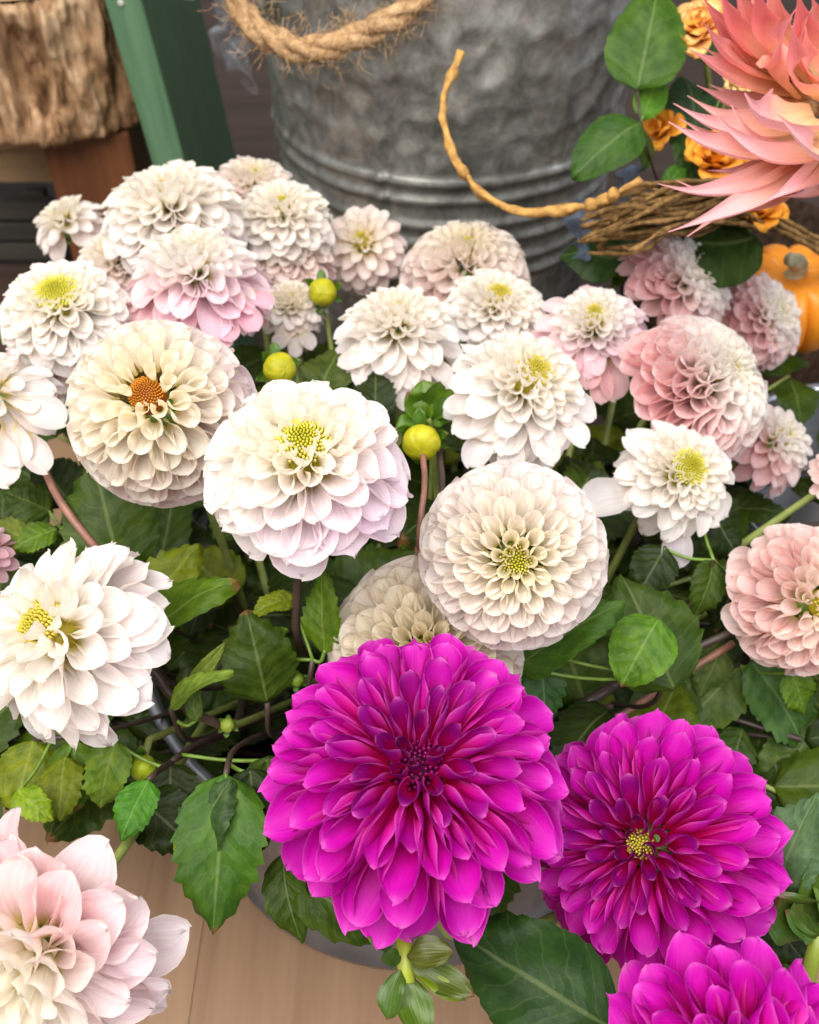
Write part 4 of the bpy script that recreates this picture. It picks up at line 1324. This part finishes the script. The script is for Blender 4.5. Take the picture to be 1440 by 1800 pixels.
# ------------------------------------------------------------------ buds
def bud(label, px, py, r_px, d, ax, col, stem_to, sep=True, squash=.92, wrap=False):
    R = r_px / FPX * d
    root = empty('flower_bud', at(px, py, d))
    axis = cdir(*ax)
    y = (CU - axis * CU.dot(axis)).normalized()
    x = y.cross(axis)
    root.matrix_world = Matrix.Translation(at(px, py, d)) @ Matrix((x, y, axis)).transposed().to_4x4()
    tag(root, label, 'bud')
    k = bpy.data.materials.get('bud_skin')
    if not k:
        t = NT('bud_skin')
        oi = t.n.new('ShaderNodeObjectInfo')
        c = t.coords('Object', (1, 1, 1))
        nz = t.noise(c, 160, 4, .6)
        cc = t.mix(t.maprange(nz, .3, .7), t.mix(1.0, oi.outputs['Color'], (.75, .78, .7), 'MULTIPLY'), oi.outputs['Color'])
        t.set(color=cc, rough=.46, spec=.3)
        t.translucent(.15, cc)
        k = t.m
    V, U = [], []
    na, nb = 48, 24
    for i in range(nb + 1):
        th = math.pi * i / nb
        for j in range(na):
            an = 2 * math.pi * j / na
            g = 1 + .05 * noise.noise(Vector((math.cos(an), math.sin(an), th + px)) * 1.3) - .13 * (1 - abs(math.sin(an * 2.5 + th * 1.1))) ** 4 * math.sin(th) ** 2 * (1 if th < 1.8 else 0)
            if th < .5:
                g *= .93 + .07 * th / .5
            V.append((R * g * math.sin(th) * math.cos(an), R * g * math.sin(th) * math.sin(an), R * squash * g * math.cos(th)))
            U.append((j / na, i / nb))
    o = link('bud_body', mesh_from('bud_body', V, grid_faces(nb, na, 0, wrap=True), U, mat=k), root)
    o.color = col + (1,)
    if sep:
        cal = empty('calyx')
        cal.parent = root
        for q in range(6):
            an = q * math.pi / 3 + .4 + (q % 2) * .2
            b_ = Vector((math.cos(an) * R * .35, math.sin(an) * R * .35, -R * squash * .92))
            if wrap:
                t_ = Vector((math.cos(an) * R * .75, math.sin(an) * R * .75, R * squash * (.55 + .5 * (q % 2))))
                zv = -Vector((math.cos(an), math.sin(an), 0))
            else:
                t_ = Vector((math.cos(an) * R * 1.6, math.sin(an) * R * 1.6, -R * (.1 + .6 * (q % 2))))
                zv = Vector((0, 0, 1))
            yv = (t_ - b_); L = yv.length; yv /= L
            zv = (zv - yv * yv.dot(zv)).normalized()
            s_ = link('sepal', SEP[1 if wrap else q % 3], cal)
            off = Vector((math.cos(an), math.sin(an), 0)) * (R * .62 if wrap else 0)
            s_.matrix_basis = Matrix.Translation(b_ + off) @ Matrix((yv.cross(zv), yv, zv)).transposed().to_4x4() @ Matrix.Diagonal((L * (1.2 if wrap else .95), L, L * .9, 1))
            s_.color = (.30, .11, .02, 1) if (wrap and q == 2) else (.075, .16, .015, 1)
    inv = root.matrix_world.inverted()
    path = [inv @ p for p in spline([root.matrix_world @ Vector((0, 0, -R * .7)), root.matrix_world @ Vector((0, 0, -R * 2.2))] + [at(*p) for p in stem_to[:-1]] + [Vector(stem_to[-1])], 18)]
    tube('stem', path, .0018, STEM_GREEN, root, 7)
    return root
YB = (.46, .42, .015)
bud('round yellow green bud beside the small creamy white dahlia', 567, 514, 25, .655, (.1, -.3), YB, [pail_pt(-.03, .47)])
bud('round yellow bud with green sepals above the central white dahlia', 492, 648, 29, .55, (.5, -.2), YB, [pail_pt(-.05, .45)])
bud('smooth round yellow green bud between the three white dahlias', 741, 778, 34, .52, (.0, -.6), (.50, .45, .015), [(760, 730, .585), pail_pt(.01, .43)], squash=.82)
cb0 = at(752, 735, .545)
cb = empty('spent_calyx', cb0)
tag(cb, 'fresh green curled sepals just above the smooth yellow green bud', 'calyx')
for (b_, t_, n_, c_, w_) in [((752, 738), (708, 690), (-.3, .5), (.10, .19, .012), 1.2), ((755, 735), (748, 668), (0, .5), (.11, .20, .012), 1.2), ((758, 735), (800, 684), (.3, .5), (.09, .17, .012), 1.2),
                         ((760, 740), (806, 738), (.3, .3), (.08, .16, .012), 1.0), ((748, 742), (696, 742), (-.2, .6), (.10, .21, .012), 1.0), ((754, 738), (775, 668), (.1, .2), (.06, .12, .01), 1.1)]:
    put_leaf(cb, at(b_[0], b_[1], .545), at(t_[0], t_[1], .537), cdir(*n_), SEP[len(cb.children) % 3], c_, w_ * 1.2, 'sepal')
tube('stem', [p - cb0 for p in spline([cb0, at(762, 760, .56), Vector((.02, .44, .12))], 14)], .0018, STEM_GREEN, cb, 7)
bud('small yellow green bud with sepals below the loose pointed white dahlia', 252, 1350, 24, .45, (.1, -.75), (.36, .44, .02), [(262, 1300, .46), pail_pt(-.07)])
bud('yellow green bud behind the pink and white profile dahlia', 1088, 468, 22, .72, (0, .3), (.25, .32, .02), [pail_pt(.08, .48)])
rb0 = at(1432, 1640, .43)
rb = empty('flower_bud', rb0)
tag(rb, 'closed green bud with one orange brown sepal at the picture edge', 'bud')
for (b_, t_, n_, c_, w_) in [((1440, 1650), (1352, 1548), (-.5, .4), (.06, .11, .015), 1.2), ((1425, 1600), (1388, 1508), (-.3, .6), (.34, .13, .03), 1.3), ((1450, 1620), (1432, 1478), (-.1, .5), (.20, .30, .09), 1.2),
                         ((1430, 1655), (1368, 1600), (-.2, .7), (.10, .20, .06), .7), ((1470, 1640), (1490, 1500), (.3, .5), (.14, .22, .05), 1.2), ((1445, 1640), (1410, 1520), (-.1, .3), (.10, .17, .03), 1.3)]:
    put_leaf(rb, at(b_[0], b_[1], .43), at(t_[0], t_[1], .422), cdir(*n_), SEP[len(rb.children) % 3], c_, w_ * 1.2, 'sepal')
tube('stem', [p - rb0 for p in spline([at(1440, 1640, .432), at(1418, 1720, .44), at(1400, 1760, .455), Vector((.10, .36, .13))], 18)], .0036, simple('lime_bud_stem', (.20, .25, .03), .4, .4), rb, 8)
hero('dark leaves low in the corner beside the second purple dahlia',
     [((1340, 1600), (1425, 1700), .46, .45, (-.1, .5), L2, G_DARK, 1.0), ((1300, 1580), (1400, 1640), .47, .46, (0, .4), L0, G_MID, 1.0), ((1380, 1660), (1350, 1740), .46, .45, (0, .4), L1, G_MID, 1.0), ((1330, 1470), (1440, 1450), .48, .47, (0, .5), L2, G_DARK, 1.0)],
     [at(1340, 1600, .465), at(1300, 1560, .47), pail_pt(.11, .37)])
hero('dull green leaves at the edge under the profile white dahlia',
     [((90, 900), (5, 860), .54, .53, (0, .4), L2, G_MID, 1.1), ((100, 930), (20, 960), .53, .52, (.1, .4), L0, G_BRIGHT, 1.0), ((120, 880), (60, 800), .55, .56, (0, .4), L2, G_DARK, 1.2), ((60, 960), (-20, 910), .53, .53, (0, .4), L1, (.12, .15, .03), 1.0), ((110, 980), (60, 1040), .52, .51, (0, .4), L2, G_MID, 1.0)],
     [at(110, 930, .535), at(180, 990, .53), pail_pt(-.10)])
bud('tiny green bud in the shade beside the foremost purple dahlia', 522, 1195, 13, .47, (0, .3), (.14, .22, .02), [pail_pt(-.02)])
bud('tiny pale green shoot bud among dark leaves by the dark stem', 400, 1275, 13, .455, (0, .3), (.25, .32, .04), [pail_pt(-.04)])
# spent calyx hanging at the lower edge
gr = empty('spent_calyx', at(712, 1680, .37))
tag(gr, 'faded green calyx with curled sepals hanging below the foremost purple dahlia', 'calyx')
g0 = at(712, 1680, .37)
for (b_, t_, n_, c_, w_) in [((712, 1715), (745, 1830), (.1, .5), (.09, .15, .02), 1.0), ((705, 1705), (672, 1795), (-.4, .4), (.07, .13, .02), .8), ((722, 1695), (818, 1762), (.2, .6), (.17, .22, .02), .75),
                         ((722, 1690), (836, 1752), (.3, .3), (.08, .11, .02), .7), ((715, 1680), (792, 1668), (.1, .6), (.10, .11, .02), .9), ((705, 1680), (665, 1690), (-.2, .4), (.05, .10, .02), 1.1), ((690, 1665), (640, 1652), (0, .7), (.06, .14, .03), .8)]:
    put_leaf(gr, at(b_[0], b_[1], .37), at(t_[0], t_[1], .362), cdir(*n_), SEP[len(gr.children) % 3], c_, w_ * 1.15, 'sepal')
tube('stem', [p - g0 for p in spline([at(716, 1730, .37), at(711, 1680, .372), at(712, 1630, .39), Vector((0, .37, .13))], 16)], .0034, simple('lime_stem', (.26, .30, .03), .4, .4), gr, 8)

# ------------------------------------------------------------------ coral cactus dahlia
def ribbon_petal(root, pts, w, col, seed, base_col=None):
    """long pointed cactus petal; pts = (px, py, d) from tip to base"""
    P = spline([at(*p) for p in pts][::-1], 22)
    org = root.location
    cen = at(1452, 188, .535)
    V, U = [], []
    nv = 8
    for i, p in enumerate(P):
        u = i / 21
        tg = (P[min(i + 1, 21)] - P[max(i - 1, 0)]).normalized()
        up = (CAM - p).normalized() * .8 + CU * .55 + Vector((.1 * math.sin(seed), 0, 0))
        n_ = (up - tg * up.dot(tg)).normalized()
        sd = tg.cross(n_)
        ww = w * (.55 + .45 * smooth(u, 0, .45)) * (1 - smooth(u, .45, 1.0) ** 1.5 * .97) * (1 + .10 * noise.noise(Vector((u * 5, seed * 2.7, 0))))
        A = R_(lerp(110, 190, u ** 1.5))
        r = ww / math.sin(min(A / 2, math.pi / 2))
        for j in range(nv + 1):
            a = (-1 + 2 * j / nv) * A / 2
            V.append(p + sd * (r * math.sin(a)) + n_ * (r * (1 - math.cos(a)) - r * .4 + .16 * ww * noise.noise(Vector((j * .5, u * 5, seed * 3.1)))) - org)
            U.append((j / nv, u))
    o = link('petal', mesh_from('petal', V, grid_faces(21, nv), U, mat=PETAL_CORAL), root)
    o.color = col + (1,)
cd = empty('cactus_dahlia', at(1452, 188, .54))
tag(cd, 'coral pink spiky dahlia with long curled pointed petals in the corner', 'flower')
cor = [
    ([(1233, -8, .50), (1275, 55, .515), (1330, 105, .53), (1400, 140, .54)], 15), ([(1235, 38, .49), (1268, 83, .505), (1315, 112, .52), (1400, 142, .54)], 15),
    ([(1210, 85, .495), (1267, 121, .51), (1347, 150, .525), (1420, 160, .54)], 15), ([(1265, -25, .495), (1290, 48, .51), (1357, 100, .525), (1425, 145, .54)], 17),
    ([(1330, -40, .49), (1341, 40, .505), (1370, 90, .52), (1430, 150, .54)], 18), ([(1400, 15, .475), (1366, 70, .49), (1362, 110, .505), (1400, 165, .53)], 17),
    ([(1402, -20, .485), (1412, 50, .50), (1430, 110, .515), (1450, 165, .54)], 18), ([(1395, 40, .48), (1396, 90, .49), (1405, 130, .50), (1440, 170, .53)], 18),
    ([(1309, 164, .475), (1328, 192, .48), (1380, 205, .49), (1450, 195, .52)], 32), ([(1184, 182, .505), (1252, 218, .51), (1347, 228, .52), (1440, 215, .54)], 14),
    ([(1175, 214, .50), (1236, 248, .505), (1325, 264, .515), (1430, 235, .535)], 16), ([(1258, 198, .478), (1287, 233, .483), (1347, 270, .49), (1424, 271, .50), (1465, 240, .53)], 15),
    ([(1366, 200, .462), (1400, 235, .468), (1445, 270, .48), (1490, 250, .51)], 16), ([(1156, 323, .495), (1220, 337, .50), (1300, 326, .505), (1380, 287, .515), (1450, 230, .535)], 14),
    ([(1175, 408, .49), (1251, 382, .495), (1331, 346, .50), (1405, 299, .51), (1460, 235, .535)], 15), ([(1342, 356, .49), (1395, 330, .495), (1445, 300, .505), (1480, 240, .53)], 15),
    ([(1290, -40, .52), (1320, 40, .53), (1380, 100, .54), (1430, 150, .55)], 17), ([(1225, 150, .53), (1290, 180, .535), (1370, 190, .54), (1440, 190, .55)], 14), ([(1245, 300, .53), (1320, 300, .53), (1390, 265, .54), (1445, 215, .55)], 14)]
for i, (pts, w) in enumerate(cor):
    up = max(0, min(1, (170 - pts[0][1]) / 200))
    c = mixc((.87, .47, .47), (.84, .24, .23), up)
    ribbon_petal(cd, pts, w * 1.8 / FPX * .5, jit(c, random.Random(i), .06), i)
    if i not in (8, 12):                              # an under layer fills the head
        sh_ = random.Random(i + 90)
        p2 = [(x + 26 + sh_.uniform(-8, 8), y - 4 + sh_.uniform(-16, 16), d + .016) for (x, y, d) in pts]
        ribbon_petal(cd, p2, w * 1.8 / FPX * .5, jit(mixc(c, (.88, .55, .40), .3), sh_, .06), i + 31)
rr = random.Random(8)
for i in range(22):                                   # the far side of the head, beyond the picture edge
    an = -1.9 + 3.6 * i / 21 + rr.uniform(-.1, .1)
    ln = rr.uniform(190, 260)
    ex, ey = 1470 + math.cos(an) * ln, 170 - math.sin(an) * ln * .95
    if ex < 1452:
        ex = 1452 + (1452 - ex) * .4
    mx, my = lerp(1460, ex, .55), lerp(180, ey, .55) + 25
    ribbon_petal(cd, [(ex, ey, .50 + rr.uniform(-.01, .03)), (mx, my, .515 + rr.uniform(-.01, .02)), (1456, 185, .545)], 22 / FPX * .5, jit((.82, .28, .28), rr, .06), 50 + i)
tube('stem', [p - cd.location for p in spline([cd.location, at(1530, 260, .58), at(1540, 400, .66), Vector((cl.x, cl.y + .04, .02))], 20)], .003, STEM_GREEN, cd, 8)
link('flower_center', center_mesh(50, .012, .004, .003, 3, EYE_YELLOW), cd).matrix_basis = Matrix.Translation(at(1500, 185, .56) - cd.location)

# ------------------------------------------------------------------ orange roses, leaves, twig nest, pumpkin
def ruffled(hw, seed):
    return petal_mesh('petal', hw, (120, 110, 60), (.5, -.9), .0, 10, 10, seed, PETAL_ROSE, neck=.45, wide=.7, ruff=.22, rough_=.35)
RP = [ruffled(.50, i) for i in range(5)]
def rose(label, px, py, dia, d, ax, seed, c0=(.86, .34, .015), c1=(.88, .42, .05), n=18):
    R = dia / 2 / FPX * d
    root = empty('rose', at(px, py, d))
    axis = cdir(*ax)
    y = (CU - axis * CU.dot(axis)).normalized()
    x = y.cross(axis)
    root.matrix_world = Matrix.Translation(at(px, py, d)) @ Matrix((x, y, axis)).transposed().to_4x4()
    tag(root, label, 'flower')
    rnd = random.Random(seed)
    for i in range(n):
        q = 1 - i / n
        phi = i * GOLD + rnd.uniform(-.2, .2)
        el = R_(lerp(85, 12, q ** .9))
        rad = Vector((math.cos(phi), math.sin(phi), 0))
        zz = Vector((0, 0, 1))
        yd = rad * math.cos(el) + zz * math.sin(el)
        nd = -rad * math.sin(el) + zz * math.cos(el)
        L = R * lerp(.62, .95, q)
        o = link('petal', RP[rnd.randrange(5)], root)
        o.matrix_basis = Matrix.Translation(rad * R * .12 * q + zz * R * (.1 - .15 * q)) @ Matrix((yd.cross(nd), yd, nd)).transposed().to_4x4() @ Matrix.Diagonal((L, L, L, 1))
        o.color = jit(mixc(c0, c1, rnd.random() * .7 + .3 * q), rnd, .08) + (1,)
    inv = root.matrix_world.inverted()
    tube('stem', [inv @ p for p in spline([root.matrix_world @ Vector((0, 0, -.0)), root.matrix_world @ Vector((0, 0, -R * 1.2)), Vector((cl.x, cl.y + .04, .03))], 14)], .0022, STEM_GREEN, root, 7)
    return root
rose('pale edged orange rose tucked behind the upper coral petals', 1232, 62, 125, .66, (-.4, .35), 1, c1=(.88, .68, .34))
rose('orange rose low between the coral petals above the twig nest', 1255, 288, 125, .68, (-.1, .4), 2)
rose('small pale yellow rose deep behind the coral petals', 1292, 158, 60, .66, (.2, .3), 3, (.80, .55, .18), (.85, .74, .42))
rose('orange rose peeping below the lowest coral petal', 1325, 378, 110, .70, (0, .5), 4)
rose('narrow orange bloom seen edge on beside the rose leaves', 1168, 235, 90, .70, (-.7, .2), 5, n=9)
rose('orange rose at the edge above the pumpkin', 1300, 205, 70, .71, (-.3, .3), 6, n=12)

hero('two smooth green rose leaves on a thin stalk before the bucket',
     [((1120, 158), (1162, -42), .655, .645, (-.12, .15), S0, (.050, .115, .014), .92), ((1128, 214), (1002, 303), .65, .645, (-.1, .35), S1, (.040, .100, .022), .92),
      ((1128, 208), (1168, 110), .665, .67, (.3, .2), S1, (.085, .21, .018), .75), ((1130, 225), (1140, 300), .67, .67, (.5, .2), S1, G_MID, .8)],
     [at(1120, 158, .656), at(1124, 205, .655), at(1150, 300, .68), Vector((cl.x, cl.y + .04, .03))], cat='leaves', r=.0014)
hero('dark blue green rose leaves behind the coral petals',
     [((1230, 245), (1205, 120), .70, .70, (.1, .3), S0, (.028, .062, .036), 1.1), ((1200, 230), (1235, 320), .70, .69, (.2, .3), S1, (.03, .07, .02), 1.0), ((1300, 190), (1245, 220), .70, .70, (0, .4), S0, (.03, .07, .05), 1.0),
      ((1330, 250), (1270, 270), .71, .71, (0, .4), S0, (.03, .07, .05), 1.2), ((1290, 120), (1245, -20), .70, .71, (0, .3), S0, (.03, .06, .03), 1.1), ((1170, 330), (1205, 285), .69, .69, (0, .3), S1, (.06, .17, .02), .9)],
     [at(1230, 245, .70), at(1260, 330, .71), Vector((cl.x, cl.y + .04, .03))], r=.0014)
hero('broad dark leaves under the twig nest behind the pink dahlias',
     [((1095, 455), (985, 440), .70, .70, (0, .35), S0, (.022, .052, .014), 1.2), ((1330, 420), (1120, 440), .70, .68, (0, .45), S0, (.030, .058, .014), 1.0), ((1150, 410), (1060, 470), .71, .70, (0, .4), S1, (.03, .07, .02), 1.1), ((1280, 470), (1330, 400), .72, .73, (0, .4), S1, (.02, .05, .03), 1.1)],
     [at(1095, 455, .70), at(1150, 500, .72), Vector((cl.x, cl.y + .04, .03))], r=.0014)

nest = empty('twig_nest', at(1160, 390, .66))
tag(nest, 'coil of rough brown twisted twigs under the coral dahlia', 'twigs')
rn = random.Random(12)
TWIG = simple('brown_twig', (.20, .115, .042), .85, .1, 180, .55, bump=.8)
for i in range(44):
    o_ = rn.uniform(-1, 1)
    dd = .655 + rn.uniform(-.03, .025)
    y0 = 388 + o_ * 40
    P = [at(1045 + rn.uniform(-30, 70), y0 + 14 + rn.uniform(-8, 8), dd + .01), at(1110 + rn.uniform(-20, 20), y0 - 4 + rn.uniform(-22, 22), dd - .01), at(1200 + rn.uniform(-20, 20), y0 - 20 + rn.uniform(-24, 24), dd), at(1270 + rn.uniform(-10, 30), y0 - 34 + rn.uniform(-14, 14), dd + .03), at(1330 + rn.uniform(-20, 20), y0 - 34 + rn.uniform(-24, 24), dd + .06)]
    tube('twig', [p - nest.location for p in spline(P, 40)], lambda t: .0015 * (1 + .3 * math.sin(t * 37 + i)), TWIG, nest, 6, .8, i)
for i in range(3):
    P = [at(1290, 352 + i * 7, .70), at(1350, 372 + i * 12, .71), at(1410, 405 + i * 10, .72), at(1480, 440 + i * 12, .74)]
    tube('twig', [p - nest.location for p in spline(P, 24)], 0.0022, TWIG, nest, 6, .6, 40 + i)

def pumpkin(px, py, rpx, d):
    R = rpx / FPX * d
    root = empty('pumpkin', at(px, py, d))
    tag(root, 'small ribbed orange pumpkin with short pale stalk behind the pink dahlia', 'pumpkin')
    t = NT('pumpkin_skin')
    c = t.coords('Object')
    nz = t.noise(c, 30, 5, .6)
    t.set(color=t.ramp(nz, [(.3, (.60, .17, .008)), (.7, (.80, .30, .02))]), rough=.35, spec=.45, normal=t.bump(t.noise(c, 220, 3), .08, .001))
    ribs, na, nb = 9, 108, 36
    for q in range(ribs):                              # each rib a lobe of its own
        V, U = [], []
        for i in range(nb + 1):
            th = math.pi * i / nb
            for j in range(13):
                s_ = j / 12
                an = 2 * math.pi * (q + s_) / ribs
                g = .80 + .20 * math.sin(math.pi * s_) ** .55
                r = R * g * math.sin(th) ** .75
                z = R * .78 * math.cos(th) * (1 - .32 * math.exp(-(math.sin(th) / .42) ** 2) * (1 if th < 1.6 else .6)) * (.94 + .06 * g)
                V.append((r * math.cos(an), r * math.sin(an), z))
                U.append((s_, i / nb))
        link('rib', mesh_from('rib', V, grid_faces(nb, 12), U, mat=t.m), root)
    tube('stalk', spline([Vector((0, 0, R * .40)), Vector((.1 * R, 0, R * .62)), Vector((.02 * R, -.1 * R, R * .86)), Vector((-.15 * R, -.16 * R, R * .98))], 10), lambda q: R * lerp(.17, .11, q), simple('pale_stalk', (.42, .40, .26), .6, .3, 150, .3), root, 9)
    root.rotation_euler = (R_(8), R_(-6), 0)
pumpkin(1378, 528, 108, .79)
